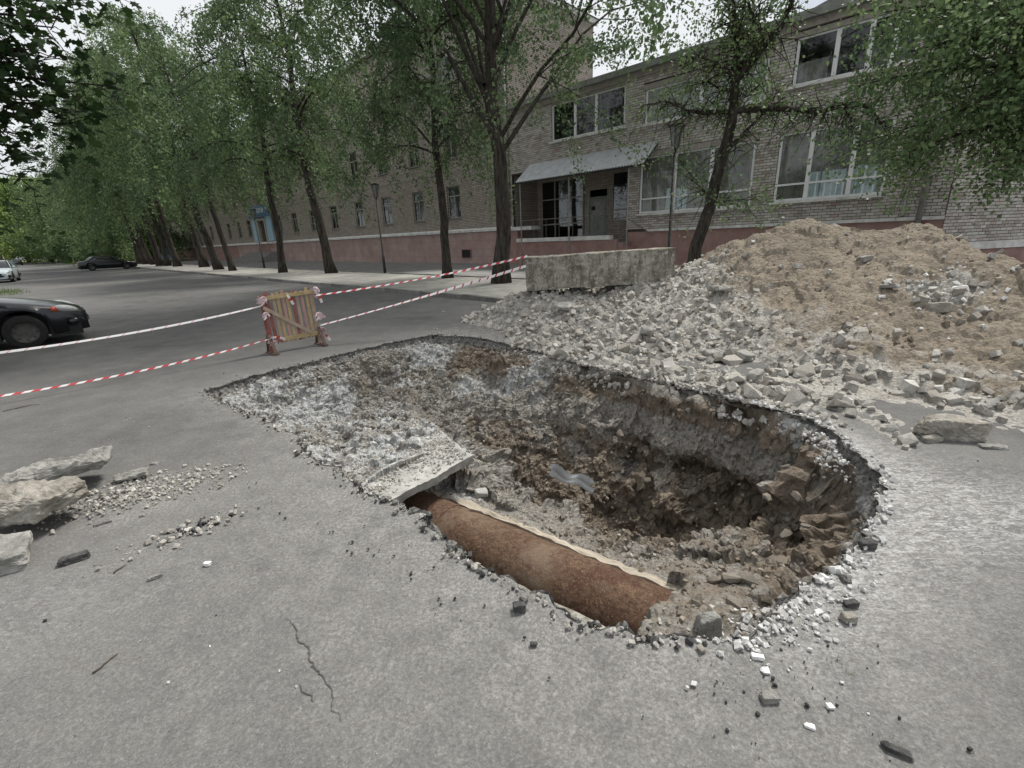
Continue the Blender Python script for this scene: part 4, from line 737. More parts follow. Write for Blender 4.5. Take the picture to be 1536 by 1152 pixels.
top = top + jag; top[..., 2] += .020 * fbm(Pn, 4, 4, 97).reshape(nu, nv) + .010 * fbm(Pn, 22, 3, 98).reshape(nu, nv); bot = top.copy(); bot[..., 2] = top[..., 2] - .07 + .012 * fbm(Pn, 6, 3, 99).reshape(nu, nv); bot += ((bl - fl) / np.linalg.norm(bl - fl)) * .02
mb = MB().sheet(top).sheet(bot[::-1])
for e0, e1 in ((top[:, 0], bot[:, 0]), (top[-1], bot[-1]), (top[::-1, -1], bot[::-1, -1]), (top[::-1][-1][::-1], bot[::-1][-1][::-1])):
    mid = (e0 + e1) / 2 + .012 * np.stack([fbm(e0, 14, 2, 101), fbm(e0, 14, 2, 102), np.zeros(len(e0))], 1); mb.sheet(np.stack([e0, mid, e1], 0))
tag(mb.build('cover_slab', MAT['slab'], None, True), 'broken pale concrete cover slab over the dark channel opening', 'slab')
q = rg.random((3600, 2)) ** (1, .8); c = fl + (fr_ - fl) * q[:, :1] * .97 + (bl - fl) * (.03 + .96 * q[:, 1:]); s_ = .0025 + .014 * rg.random(3600) ** 4; c[:, 2] += s_ * .35 + .003; scatter('slab_gravel', c, s_, MAT['rock_i'], 55, label='gravel strewn over the broken cover slab')
for x, y, z_, sz, lb, sd_ in ((722, 742, -.2, (.06, .05, .03), 'grey concrete shard at the right foot of the cover slab', 401), (517, 670, -.15, (.045, .014, .012), 'dark stick-like stone on the gravel above the cover slab', 402), (662, 566, -.36, (.075, .03, .10), 'grey upright block in the far left corner of the pit', 403)):
    p = gp(x, y, z_); boulder('concrete_shard', (p[0], p[1], z_ - .02), sz, MAT['darkrock'] if sd_ == 402 else MAT['slab'], sd_, lb, .14, sub_=4, rot=.3, tilt=(.3, .2))
# soil banked against the near end of the pipe, and dust fallen over its far end
pl_ = [gp(825, 700, -.62), gp(850, 712, -.6), (gp(870, 722, -.63)), gp(888, 722, -.66)]
P_ = np.array(pl_); g_ = np.array([[P_[0] + (P_[-1] - P_[0]) * u + np.array([.0, -.02, .035 - .12 * v + .02 * math.sin(9 * u + 3 * v)]) + np.array([.02 * math.sin(14 * v), -.05 * v + .02 * math.sin(11 * u), 0]) for v in np.linspace(0, 1, 7)] for u in np.linspace(0, 1, 16)])
tag(MB().sheet(g_).build('torn_membrane', MAT['foil'], None, True), 'torn strip of grey membrane hanging from the far pit wall', 'membrane')
# concrete foundation block on the rubble
A_, B2, = aty(790, 437, 8.5), aty(1005, 423, 8.3); A_t = aty(790, 386, 8.5); ux = (B2 - A_) / np.linalg.norm(B2 - A_); uz = np.array([0, 0, 1.]); uy = np.cross(uz, ux); uy /= np.linalg.norm(uy); uz = np.cross(ux, uy)
blk = empty('concrete_block'); bm = bmesh.new(); bmesh.ops.create_cube(bm, size=1); bmesh.ops.bevel(bm, geom=bm.edges[:], offset=.012, segments=1, affect='EDGES'); bmesh.ops.subdivide_edges(bm, edges=bm.edges[:], cuts=22, use_grid_fill=True); bmesh.ops.triangulate(bm, faces=bm.faces)
V = np.array([v.co for v in bm.verts]); T_ = [[v.index for v in f.verts] for f in bm.faces]; bm.free(); bw, bh, bd_ = np.linalg.norm(B2 - A_) * 1.03, .585, .50
W = V * (bw, bd_, bh); W += np.stack([fbm(W, 3, 4, 111 + i_) for i_ in range(3)], 1) * .018 + np.stack([fbm(W, 16, 3, 121 + i_) for i_ in range(3)], 1) * .010
en = W[:, 0] > bw / 2 - .06; W[en, 0] -= .05 * np.abs(fbm(W[en], 8, 3, 131)); cen = A_ + ux * bw / 2 + uy * bd_ / 2 + uz * bh / 2
blk.location = cen - uz * bh / 2; MB().add(W, None, T_).build('block_body', MAT['concrete'], blk, False); blk.matrix_world = Matrix(((ux[0], uy[0], uz[0], cen[0]), (ux[1], uy[1], uz[1], cen[1]), (ux[2], uy[2], uz[2], cen[2]), (0, 0, 0, 1)))
for i_, sgn in enumerate((-.28, .28)):
    a_ = np.linspace(0, math.pi, 9); MB().tube([(sgn * bw + .05 * math.cos(t_), 0, bh / 2 + .005 + .035 * math.sin(t_)) for t_ in a_], .006, 6).build('lifting_loop', MAT['rust'], blk, True)
tag(blk, 'long weathered concrete foundation block lying on the rubble slope', 'concrete block')
# ================================================================== street: kerbs, strip, pavement, verges
def strip(name, s0, s1, n0, n1, z, mat, label, ns=60):
    S = np.linspace(s0, s1, ns); o = MB().sheet([[sn(s, n_, z) for n_ in np.linspace(n0, n1, 6)] for s in S[::-1]]).build(name, mat); return tag(o, label, kind='structure')
KS = 8.15
strip('planting_strip', -6, 150, KS + .15, 12.6, .085, MAT['strip'], 'dusty earth strip with the tree row')
strip('pavement', -6, 116, 12.75, 21.2, .06, MAT['pave'], 'old grey pavement along the building')
def kerb(name, n_, s0, s1, z1, label, step=1.0, wd=.15):
    r = tag(empty(name, sn(s0, n_)), label, kind='structure'); me = None; k = 0; s = s0
    while s < s1:
        b = MB(); me = me or MB().box((0, 0, -.1), (step - .012, wd, z1)).mesh('kerb_stone')
        o = link('kerb_stone', me, MAT['kerb'], r); o.location = (0, 0, 0); d = s - s0; o.location = (-d * Q, d * Q, RNG.normal() * .006); o.rotation_euler = (RNG.normal() * .01, RNG.normal() * .008, R(135) + RNG.normal() * .006); s += step
    return r
kerb('road_kerb', KS + .15, 3.0, 62.0, .105, 'low worn kerb between the road and the planting strip')
kerb('path_kerb', 12.75, 4.0, 60.0, .125, 'dark low kerb between the planting strip and the pavement')
strip('far_kerb', 62, 150, KS, KS + .15, .10, MAT['kerb'], 'distant kerb of the planting strip', 20); strip('far_path_kerb', 60, 116, 12.6, 12.75, .12, MAT['kerb'], 'distant kerb of the pavement', 20)
strip('grass_verge', 92, 320, 8.5, 60, .11, MAT['grass'], 'sunlit grass verge under the far trees'); strip('grass_verge', 24, 320, -60, -6.5, .05, MAT['grass'], 'grass verge on the left side of the street')
strip('grass_verge', 200, 330, -6.2, 8.2, .04, MAT['grass'], 'grassy end of the street in the distance')

# ================================================================== buildings
SB, NB = 20.1, 20.65
def U(s): return SB - s
def broot(name, label):
    o = empty(name, sn(SB, NB), (0, 0, R(-45))); return tag(o, label, 'building')
def wall_mesh(u0, u1, z0, z1, ops, y=0.0, rev=.16):
    us = sorted({u0, u1, *[v for o in ops for v in o[:2]]}); zs = sorted({z0, z1, *[v for o in ops for v in o[2:]]}); us = [v for v in us if u0 <= v <= u1]; zs = [v for v in zs if z0 <= v <= z1]; mb = MB()
    for a, b in zip(us, us[1:]):
        for c, d in zip(zs, zs[1:]):
            cu, cz = (a + b) / 2, (c + d) / 2
            if any(o[0] < cu < o[1] and o[2] < cz < o[3] for o in ops): continue
            mb.add([(a, y, c), (b, y, c), (b, y, d), (a, y, d)], [(0, 1, 2, 3)])
    for a, b, c, d in ops:
        mb.add([(a, y, c), (a, y, d), (a, y + rev, d), (a, y + rev, c)], [(0, 1, 2, 3)]).add([(b, y, c), (b, y + rev, c), (b, y + rev, d), (b, y, d)], [(0, 1, 2, 3)])
        mb.add([(a, y, d), (b, y, d), (b, y + rev, d), (a, y + rev, d)], [(0, 1, 2, 3)]).add([(a, y, c), (a, y + rev, c), (b, y + rev, c), (b, y, c)], [(0, 1, 2, 3)])
    return mb
# ---- long old brick building on the left
LB = broot('long_brick_building', 'long old grey-brown brick building with a red plinth behind the tree row')
cols = [25.4, 29.45, 33.7, 38.05, 42.75, 47.25, 51.8, 56.2, 66.2, 70.2, 74.6, 79, 83.4, 87.8, 92.2, 96.6, 101, 105.4, 109.2]
ww = 1.36; ops = []
for s in cols:
    ops.append((U(s) - ww / 2, U(s) + ww / 2, 2.95, 4.92))
for s in cols + [61.3]:
    for z0, z1 in ((6.55, 8.65), (10.2, 12.3)): ops.append((U(s) - ww / 2, U(s) + ww / 2, z0, z1))
ops.append((U(62.2), U(60.45), 2.02, 4.6))
wall_mesh(U(112), U(20.1), 2.0, 14.2, ops).build('front_wall', MAT['farbrick'], LB)
mb = MB(); mb.add([(0, 0, 0), (0, 8, 0), (0, 8, 14.2), (0, 0, 14.2)], [(0, 1, 2, 3)]).add([(U(112), 0, 0), (U(112), 0, 14.2), (U(112), 8, 14.2), (U(112), 8, 0)], [(0, 1, 2, 3)]).add([(U(112), 8, 0), (U(112), 8, 14.2), (0, 8, 14.2), (0, 8, 0)], [(0, 1, 2, 3)])
k = NM('side_brick'); v = k.n('CombineXYZ'); sx = k.n('SeparateXYZ'); k.l(k.co(), sx.inputs[0]); k.l(sx.outputs[1], v.inputs[0]); k.l(sx.outputs[2], v.inputs[1]); bt = k.n('TexBrick'); k.l(v.outputs[0], bt.inputs['Vector'])
for nme, val in (('Scale', 1.), ('Mortar Size', .012), ('Brick Width', .26), ('Row Height', .095)): bt.inputs[nme].default_value = val
bt.inputs['Color1'].default_value = (.28, .24, .20, 1); bt.inputs['Color2'].default_value = (.40, .355, .31, 1); bt.inputs['Mortar'].default_value = (.12, .105, .095, 1); k.bump(bt.outputs['Fac'], -.6, .012); MAT['sidebrick'] = k.done(bt.outputs['Color'], .95, .15)
mb.build('side_walls', MAT['sidebrick'], LB)
MB().box((U(112) - .3, -.35, 14.2), (.1, 8.3, 14.5)).build('eaves', MAT['band'], LB)
rf = MB().add([(U(112) - .4, -.45, 14.5), (.2, -.45, 14.5), (.2, 8.4, 14.5), (U(112) - .4, 8.4, 14.5), (U(112) + 3, 4, 16), (-3, 4, 16)], [(0, 1, 5, 4), (2, 3, 4, 5)], [(1, 2, 5), (3, 0, 4)]).build('roof', MAT['roof'], LB)
MB().box((U(112), .35, 1.5), (-.3, .5, 14)).build('interior', MAT['dark'], LB)
# plinth: scored painted blocks near, one wall beyond
MB().box((U(112), -.10, -.2), (U(72), .1, 1.98)).build('plinth_wall', MAT['redflat'], LB); MB().box((U(72), -.085, -.2), (.02, .1, 1.98)).build('plinth_backing', MAT['redflat'], LB)
pm = {}
u = U(72); row_h = .50
for r_ in range(4):
    u = U(72) + (0 if r_ % 2 else -.9); 
    while u < 0:
        a, b = max(u, U(72)), min(u + 2.2, .06)
        if b - a > .15 and not (a < U(60) and b > U(62.7) and r_ > 1):
            key = round(b - a, 2)
            if key not in pm: pm[key] = MB().box((0, 0, 0), (b - a - .015, .05, row_h - .015)).mesh('plinth_block')
            o = link('plinth_block', pm[key], MAT['red'], LB); o.location = (a, -.102 + RNG.normal() * .0015, r_ * row_h - .01)
        u += 2.2
mb = MB(); mb.prism([(-.22, 2.0), (.05, 2.0), (.05, 2.24), (-.08, 2.22), (-.22, 2.12)], U(112), .12, 0); mb.build('cornice_band', MAT['band'], LB)
MB().box((U(112), -.02, 5.75), (0.02, .1, 5.9)).build('string_course', MAT['lintel'], LB); MB().box((U(112), -.02, 9.35), (.02, .1, 9.5)).build('string_course', MAT['lintel'], LB)
# windows: one built, the rest copied
def small_window(w_, h_):
    mb = MB(); t = .07; y0, y1 = .10, .16
    mb.box((-w_ / 2, y0, 0), (-w_ / 2 + t, y1, h_)).box((w_ / 2 - t, y0, 0), (w_ / 2, y1, h_)).box((-w_ / 2 + t, y0, 0), (w_ / 2 - t, y1, t)).box((-w_ / 2 + t, y0, h_ - t), (w_ / 2 - t, y1, h_))
    mb.box((-w_ / 2 + t, y0, h_ * .68), (w_ / 2 - t, y1, h_ * .68 + t)).box((-.035, y0, t), (.035, y1, h_ * .68))
    fr = mb.mesh('window'); pn = MB().add([(-w_ / 2 + .02, .13, .02), (w_ / 2 - .02, .13, .02), (w_ / 2 - .02, .13, h_ - .02), (-w_ / 2 + .02, .13, h_ - .02)], [(0, 1, 2, 3)]).mesh('pane')
    cu = MB().sheet([[(-w_ / 2 + .03 + (w_ - .06) * i / 24, .25 + .03 * math.sin(i * 1.7), z) for z in (.03, h_ - .05)] for i in range(25)]).mesh('curtain'); sl = MB().box((-w_ / 2 - .06, -.07, -.05), (w_ / 2 + .06, .1, -.005)).mesh('sill'); return fr, pn, cu, sl
def put_window(parent, meshes, loc, fm, cm):
    o = link('window', meshes[0], fm, parent); o.location = loc
    link('pane', meshes[1], MAT['glassdim'], o); link('curtain', meshes[2], cm, o); link('sill', meshes[3], MAT['sill'], o); return o
W1_ = small_window(ww, 1.97); W2_ = small_window(ww, 2.1)
for s in cols: put_window(LB, W1_, (U(s), 0, 2.95), MAT['oldframe'], MAT['curtain'])
for s in cols + [61.3]:
    put_window(LB, W2_, (U(s), 0, 6.55), MAT['oldframe'], MAT['curtain']); put_window(LB, W2_, (U(s), 0, 10.2), MAT['oldframe'], MAT['curtain'])
# cellar window in the plinth
s = 24.3; mb = MB(); mb.box((U(s) - .5, -.16, .35), (U(s) + .5, -.126, .42)).box((U(s) - .5, -.16, .92), (U(s) + .5, -.126, .99)).box((U(s) - .5, -.16, .42), (U(s) - .43, -.126, .92)).box((U(s) + .43, -.16, .42), (U(s) + .5, -.126, .92)); cwn = mb.build('cellar_window', MAT['redflat'], LB)
MB().box((U(s) - .43, -.14, .42), (U(s) + .43, -.127, .92)).build('pane', MAT['dark'], cwn)
# portal with sign and steps
pt = MB().box((U(64.8), -.30, 5.0), (U(58.0), 0, 5.25)).build('portal', MAT['blue'], LB)
for a, b in ((64.6, 62.9), (59.8, 58.2)): MB().box((U(a), -.14, 2.3), (U(b), -.003, 5.0)).build('portal_panel', MAT['paleblue'], pt)
MB().box((U(64.2), -.36, 5.27), (U(58.4), -.12, 6.2)).build('sign_board', MAT['blue'], pt)
MB().box((U(62.8), -.2, 2.0), (U(62.35), 0, 4.9)).box((U(60.3), -.2, 2.0), (U(59.9), 0, 4.9)).box((U(62.35), -.2, 4.62), (U(60.3), 0, 4.9)).build('door_surround', MAT['curtain'], pt)
dr = MB().box((U(62.2), .10, 1.2), (U(60.45), .15, 4.58)).build('door', MAT['brown_door'], LB); MB().box((U(61.34), .07, 1.3), (U(61.30), .1, 4.5)).build('handle', MAT['iron'], dr)
fc = bpy.data.curves.new('sign_text', 'FONT'); fc.body = 'Школа'; fc.size = 1.0; fc.extrude = .01; fc.align_x = 'CENTER'; fc.align_y = 'CENTER'; fo = bpy.data.objects.new('sign_text', fc); dg = None
COL.objects.link(fo); bpy.context.view_layer.update(); tme = bpy.data.meshes.new_from_object(fo.evaluated_get(bpy.context.evaluated_depsgraph_get())); bpy.data.objects.remove(fo)
to = link('sign_text', tme, MAT['text'], pt); tme.materials.clear(); tme.materials.append(MAT['text']); to.location = (U(61.2), -.375, 5.74); to.rotation_euler = (R(90), 0, 0); to.scale = (1.25, .9, 1)
st = tag(empty('entrance_steps', sn(61.3, NB - .2), (0, 0, R(-45))), 'broad grey entrance steps below the blue school portal', 'steps')
for i in range(6): MB().box((-5.2 + i * .25, -2.6 + i * .36, .06), (5.2 - i * .25, -.02, .06 + .17 * (i + 1))).build('step', MAT['step'], st)
dp = MB().tube([(-.12, -.10, 14), (-.12, -.10, 2.6), (-.12, -.16, 2.4), (-.12, -.26, 2.2), (-.12, -.26, 1.9)], .07, 10).build('downpipe', MAT['pipe'], LB, True)
MB().tube([(U(56.9), -.10, 14), (U(56.9), -.10, 2.6)], .07, 8).build('downpipe', MAT['pipe'], LB, True)

# ---- lower brick building on the right, with entrance recess and awning
RB = broot('low_brick_building', 'two-storey pale brick building with wide white windows behind the heap')
S0 = 1.0; REC = (U(20.0), U(12.45), 0.2, 4.95)
wins = {'W1': (U(6.07), U(2.70), 2.48, 4.82), 'WL': (U(11.8), U(6.9), 2.40, 4.78), 'W2': (U(5.9), U(2.5), 6.30, 7.78), 'WU': (U(11.7), U(6.75), 6.1, 7.45), 'WD': (U(17.0), U(12.7), 6.22, 7.9)}
ops = [REC] + list(wins.values()); ZP, ZR = 1.62, 8.2
wall_mesh(U(20.1), U(S0), .1, ZR, ops, .020, .18).build('mortar_wall', MAT['mortar'], RB)
def brick_rects(u0, u1, z0, z1, ops, bw_=.26, bh_=.1, seed=0):
    rg_ = np.random.default_rng(seed); out = []; r_ = 0; z = z0
    while z < z1 - .02:
        zt = min(z + bh_, z1); seg = [(u0, u1)]
        for a, b, c, d in ops:
            if c < zt - .03 and d > z + .03:
                ns_ = []
                for p, q_ in seg:
                    if a > p: ns_.append((p, min(a, q_)))
                    if b < q_: ns_.append((max(b, p), q_))
                seg = [x for x in ns_ if x[1] - x[0] > .02]
        for p, q_ in seg:
            u = math.floor((p) / bw_) * bw_ - (bw_ / 2 if r_ % 2 else 0)
            while u < q_:
                a, b = max(u, p), min(u + bw_, q_)
                if b - a > .04: out.append((a + .0085, b - .0085, z + .0085, zt - .0085))
                u += bw_
        z += bh_; r_ += 1
    return np.array(out)
def bricks_mb(rc, seed=0, y=0.0, dep=.03):
    n = len(rc); rg_ = np.random.default_rng(seed); yf = y + rg_.normal(size=n) * .0025; yb = np.full(n, y + dep); a, b, c, d = rc.T; j = rg_.normal(size=(4, n)) * .0015; a, b, c, d = a + j[0], b + j[1], c + j[2], d + j[3]
    V = np.stack([np.stack(t_, -1) for t_ in ((a, yf, c), (b, yf, c), (b, yf, d), (a, yf, d), (a, yb, c), (b, yb, c), (b, yb, d), (a, yb, d))], 1)
    q_ = np.array([(0, 1, 2, 3), (0, 4, 5, 1), (1, 5, 6, 2), (2, 6, 7, 3), (3, 7, 4, 0)]); return MB().add(V.reshape(-1, 3), (q_[None] + (np.arange(n) * 8)[:, None, None]).reshape(-1, 4))
lint = [(U(6.2), U(2.5), 4.82, 5.02), (U(11.9), U(6.8), 4.78, 5.0), (U(6.0), U(2.3), 7.78, 7.95), (U(11.8), U(6.6), 7.45, 7.66), (U(17.1), U(12.6), 7.9, 8.05), (U(12.6), U(12.3), .1, 4.95)]
rc = brick_rects(U(20.1), U(S0), ZP + .1, 8.0, ops + lint[:5], seed=3)
bo = tag(bricks_mb(rc, 4).build('brickwork', MAT['brick_i'], RB), kind='stuff')
for a, b, c, d in lint[:5]: MB().box((a, -.012, c), (b, .06, d)).build('lintel', MAT['lintel'], RB)
MB().box((U(20.1), -.10, 8.0), (U(S0) + .1, .3, 8.22)).build('cornice', MAT['lintel'], RB); MB().box((U(20.1), -.32, 8.22), (U(S0) + .3, 12, 8.46)).build('roof_edge', MAT['roofedge'], RB)
MB().box((U(20.1), -.06, 8.46), (U(S0), 11.8, 8.52)).build('roof', MAT['roof'], RB)
MB().box((U(12.3), -.06, -.1), (U(S0), .012, ZP - .02)).build('plinth', MAT['redflat'], RB); MB().box((U(11.3), -.14, ZP - .02), (U(S0), .012, ZP + .09)).build('plinth_band', MAT['band'], RB)
MB().box((U(20.05), 5.5, .1), (U(S0), 5.7, 8.1)).box((U(12.3), .5, 5.3), (U(S0), 5.5, 5.4)).build('interior', MAT['dark'], RB)
def big_window(key, mull, transom, curtains=(), glassm='glass', framem='frame', back='darkcurtain', sill=True, t=.085):
    a, b, c, d = wins[key]; mb = MB(); y0, y1 = .05, .12; mb.box((a, y0, c), (a + t, y1, d)).box((b - t, y0, c), (b, y1, d)).box((a + t, y0, c), (b - t, y1, c + t)).box((a + t, y0, d - t * .7), (b - t, y1, d))
    for f in mull: u = a + (b - a) * f; mb.box((u - t * .8, y0 - .01, c + t), (u + t * .8, y1 - .01, d - t * .7))
    if transom: zt = c + (d - c) * transom; mb.box((a + t, y0 + .004, zt), (b - t, y1 - .02, zt + t * .8))
    o = mb.build('window', MAT[framem], RB); edges = [0] + list(mull) + [1]
    for e0, e1 in zip(edges, edges[1:]):
        ua, ub = a + (b - a) * e0 + .03, a + (b - a) * e1 - .03
        for z0, z1 in (((c + .03, c + (d - c) * transom), (c + (d - c) * transom + .05, d - .03)) if transom else ((c + .03, d - .03),)):
            tl = RNG.normal() * .004; MB().add([(ua, .09, z0), (ub, .09 + tl, z0), (ub, .09 + tl, z1), (ua, .09, z1)], [(0, 1, 2, 3)]).build('pane', MAT[glassm], o)
    for e0, e1, z0, z1, mt in curtains:
        ua, ub = a + (b - a) * e0, a + (b - a) * e1; n_ = int((ub - ua) / .03); MB().sheet([[(ua + (ub - ua) * i / n_, .16 + (.035 if mt != 'bluecurtain' else .03) * math.sin(i * .9 + 1.3 * math.sin(i * .21)) - (.045 if mt == 'bluecurtain' else 0), z) for z in (c + (d - c) * z0, c + (d - c) * z1)] for i in range(n_ + 1)]).build('curtain', MAT[mt], o, True)
    if sill: MB().box((a - .08, -.16, c - .09), (b + .08, .05, c - .004)).build('sill', MAT['band'], o)
    return o
big_window('W1', (.315, .70), .235, ((0, 1, 0, 1, 'darkcurtain'), (.30, .66, .02, .40, 'bluecurtain'), (.72, .93, .02, .42, 'bluecurtain')))
big_window('WL', (.34, .66), .25, ((0, .99, 0, 1, 'darkcurtain'), (.10, .24, .02, .42, 'curtain'), (.26, .46, .02, .42, 'bluecurtain')))
big_window('W2', (.36, .63, .82), 0, ((0, .3, 0, .5, 'darkcurtain'),)); big_window('WU', (.5,), 0, ((0, 1, 0, 1, 'frame'),), 'glass'); big_window('WD', (.34, .63), 0)  # WU's full-width curtain is a pale sheet added to imitate reflected sky
# recess behind the awning: back wall, door, glazing
mb = MB(); yb = 2.2; DU = (U(16.2), U(14.9)); GU = (U(14.7), U(12.9))
wall_mesh(U(20.0), U(12.45), .2, 4.95, [(DU[0], DU[1], 1.2, 3.9), (GU[0], GU[1], 2.2, 4.6)], yb, .15).add([(U(20.0), .19, .2), (U(20.0), yb, .2), (U(20.0), yb, 4.95), (U(20.0), .19, 4.95)], [(0, 1, 2, 3)]).add([(U(12.45), .19, .2), (U(12.45), .19, 4.95), (U(12.45), yb, 4.95), (U(12.45), yb, .2)], [(0, 1, 2, 3)]).add([(U(20.0), .19, 4.94), (U(20.0), yb, 4.94), (U(12.45), yb, 4.94), (U(12.45), .19, 4.94)], [(0, 1, 2, 3)]).build('recess_wall', MAT['farbrick'], RB)
MB().box((U(20.0), -.7, .06), (U(12.45), yb, 1.18)).build('porch_floor', MAT['step'], RB)
dr = MB().box((DU[0] + .08, yb + .02, 1.2), (DU[1] - .08, yb + .07, 3.45)).build('door', MAT['door'], RB)
MB().box((DU[0], yb - .02, 1.19), (DU[0] + .08, yb + .1, 3.9)).box((DU[1] - .08, yb - .02, 1.19), (DU[1], yb + .1, 3.9)).box((DU[0] + .08, yb - .02, 3.46), (DU[1] - .08, yb + .1, 3.54)).build('door_frame', MAT['door'], dr)
for a, b, c, d in ((.16, .58, 1.3, 1.75), (.70, 1.12, 1.3, 1.75), (.16, .58, 1.8, 2.25), (.70, 1.12, 1.8, 2.25)): MB().box((DU[0] + a, yb - .005, c), (DU[0] + b, yb + .019, d)).build('door_panel', MAT['door'], dr)
MB().box((DU[0] + .18, yb - .004, 2.42), (DU[1] - .18, yb + .019, 3.3)).build('door_glass', MAT['darkcurtain'], dr); MB().box((DU[0] + .20, yb - .02, 2.85), (DU[0] + .45, yb - .005, 3.05)).build('notice', MAT['dark'], dr)
mb = MB(); a, b = GU
for u in (a, a + .9, b - .06): mb.box((u, yb + .02, 2.2), (u + .07, yb + .09, 4.6))
mb.box((a, yb + .03, 2.2), (b, yb + .08, 2.28)).box((a, yb + .03, 2.75), (b, yb + .08, 2.82)); gz = mb.build('porch_window', MAT['oldframe'], RB); MB().add([(a, yb + .06, 2.2), (b, yb + .06, 2.2), (b, yb + .06, 4.6), (a, yb + .06, 4.6)], [(0, 1, 2, 3)]).build('pane', MAT['carglass'], gz)
mb = MB(); a, b = U(19.6), U(16.5)
for u in (a, a + 1.0, a + 2.0, b - .06): mb.box((u, yb - .09, 1.2), (u + .06, yb - .02, 4.6))
mb.box((a, yb - .08, 2.2), (b, yb - .03, 2.27)).box((a, yb - .08, 1.2), (b, yb - .03, 1.28)).box((a, yb - .08, 3.6), (b, yb - .03, 3.66)); gz = mb.build('porch_window', MAT['oldframe'], RB); MB().add([(a, yb - .05, 1.2), (b, yb - .05, 1.2), (b, yb - .05, 4.6), (a, yb - .05, 4.6)], [(0, 1, 2, 3)]).build('pane', MAT['carglass'], gz)
# porch parapet, handrail
PU = (U(19.0), U(12.5)); MB().box((PU[0], -.72, .0), (PU[1], -.52, 1.30)).build('parapet', MAT['redflat'], RB); MB().box((PU[0] - .05, -.78, 1.302), (PU[1] - .35, -.46, 1.50)).build('parapet_cap', MAT['band'], RB)
MB().box((PU[0] - 1.0, -.72, 0), (PU[0] - .02, .0, 1.95)).build('porch_pier', MAT['redflat'], RB); MB().box((PU[0] - 1.1, -.8, 1.952), (PU[0] + 1.1, -.02, 2.14)).build('pier_cap', MAT['band'], RB)
rl = MB().tube([(PU[0], -.45, 2.45), (PU[1], -.45, 2.45)], .022, 6)
for u in np.linspace(PU[0] + .1, PU[1] - .1, 8): rl.tube([(u, -.45, 1.2), (u, -.45, 2.45)], .014, 6)
rl.tube([(PU[1], -.45, 2.45), (PU[1] + 1.7, -.45, 1.45)], .022, 6); rl.build('handrail', MAT['rail'], RB, True)
for i, u in enumerate((U(17.4), U(16.8))): pass
for u in (U(18.3), U(15.0), U(11.7)): MB().tube([(u, -1.15, .0), (u, -1.15, 4.42)], .03, 8).build('awning_post', MAT['oldframe'], RB, True)
# side steps down from the porch
for i in range(6): MB().box((U(12.42) + i * .28, -.70, 0), (U(12.42) + (i + 1) * .28 - .004, -.07, 1.15 - .17 * i)).build('porch_step', MAT['redflat'], RB)
# corrugated awning
a, b = U(18.6), U(10.95); n_ = 300; uu = np.linspace(a, b, n_); g_ = np.array([[(u, -1.25 * t_, 5.36 - .98 * t_ + .028 * math.sin(u * 2 * math.pi / .155)) for t_ in np.linspace(0, 1, 6)] for u in uu])
aw = MB().sheet(g_).build('awning', MAT['awning'], RB, True)
MB().bar((a, -1.22, 4.33), (b, -1.22, 4.33), .06, .06).build('awning_beam', MAT['iron'], aw)
for u in (a + .03, b - .03, (a + b) / 2): MB().bar((u, -.02, 5.28), (u, -1.22, 4.34), .05, .05).build('awning_rafter', MAT['iron'], aw)
MB().tube([(U(1.62), -.13, 8.2), (U(1.62), -.13, 1.2)], .085, 12).build('downpipe', MAT['pipe'], RB, True); MB().tube([(U(2.05), -.06, 7.8), (U(2.05), -.06, 1.85), (U(2.05), -.14, 1.75)], .045, 8).build('conduit', MAT['pipe'], RB, True)
# ---- wing on the far right
WC = sn(S0 - .02, NB - .03); WR = empty('brick_wing', WC, (0, 0, math.atan2(.22, 1))); tag(WR, 'tall blank brick wing at the right edge with a low white plinth band', 'building')
MB().box((0.004, .022, 0), (7, 9, 9.4)).build('mortar_wall', MAT['mortar'], WR); MB().box((-.03, -.06, -.1), (7, .012, .62)).build('plinth', MAT['redflat'], WR); MB().box((-.05, -.12, .622), (7, .012, .86)).build('plinth_band', MAT['band'], WR)
MB().box((-.2, -.25, 9.4), (7.2, 9.2, 9.65)).build('roof_edge', MAT['roofedge'], WR)
rc = brick_rects(0, 7, .87, 9.4, [], seed=5); cu, cz = (rc[:, 0] + rc[:, 1]) / 2, (rc[:, 2] + rc[:, 3]) / 2; score = np.where((cu < 2.75) & (cz > 1.2) & (cz < 4.1) & (rc[:, 1] - rc[:, 0] > .2), -cz, -99); order = np.argsort(-score)[:300]; rest = np.ones(len(rc), bool); rest[order] = False
tag(bricks_mb(rc[rest], 6).build('brickwork', MAT['brick_i'], WR), kind='stuff'); bm_ = bricks_mb(np.array([[0, .243, 0, .083]]), 9).mesh('brick')
for i in order: o = link('brick', bm_, MAT['brick'], WR); o.location = (rc[i, 0], RNG.normal() * .003, rc[i, 2]); o.scale = ((rc[i, 1] - rc[i, 0]) / .243, 1, 1)
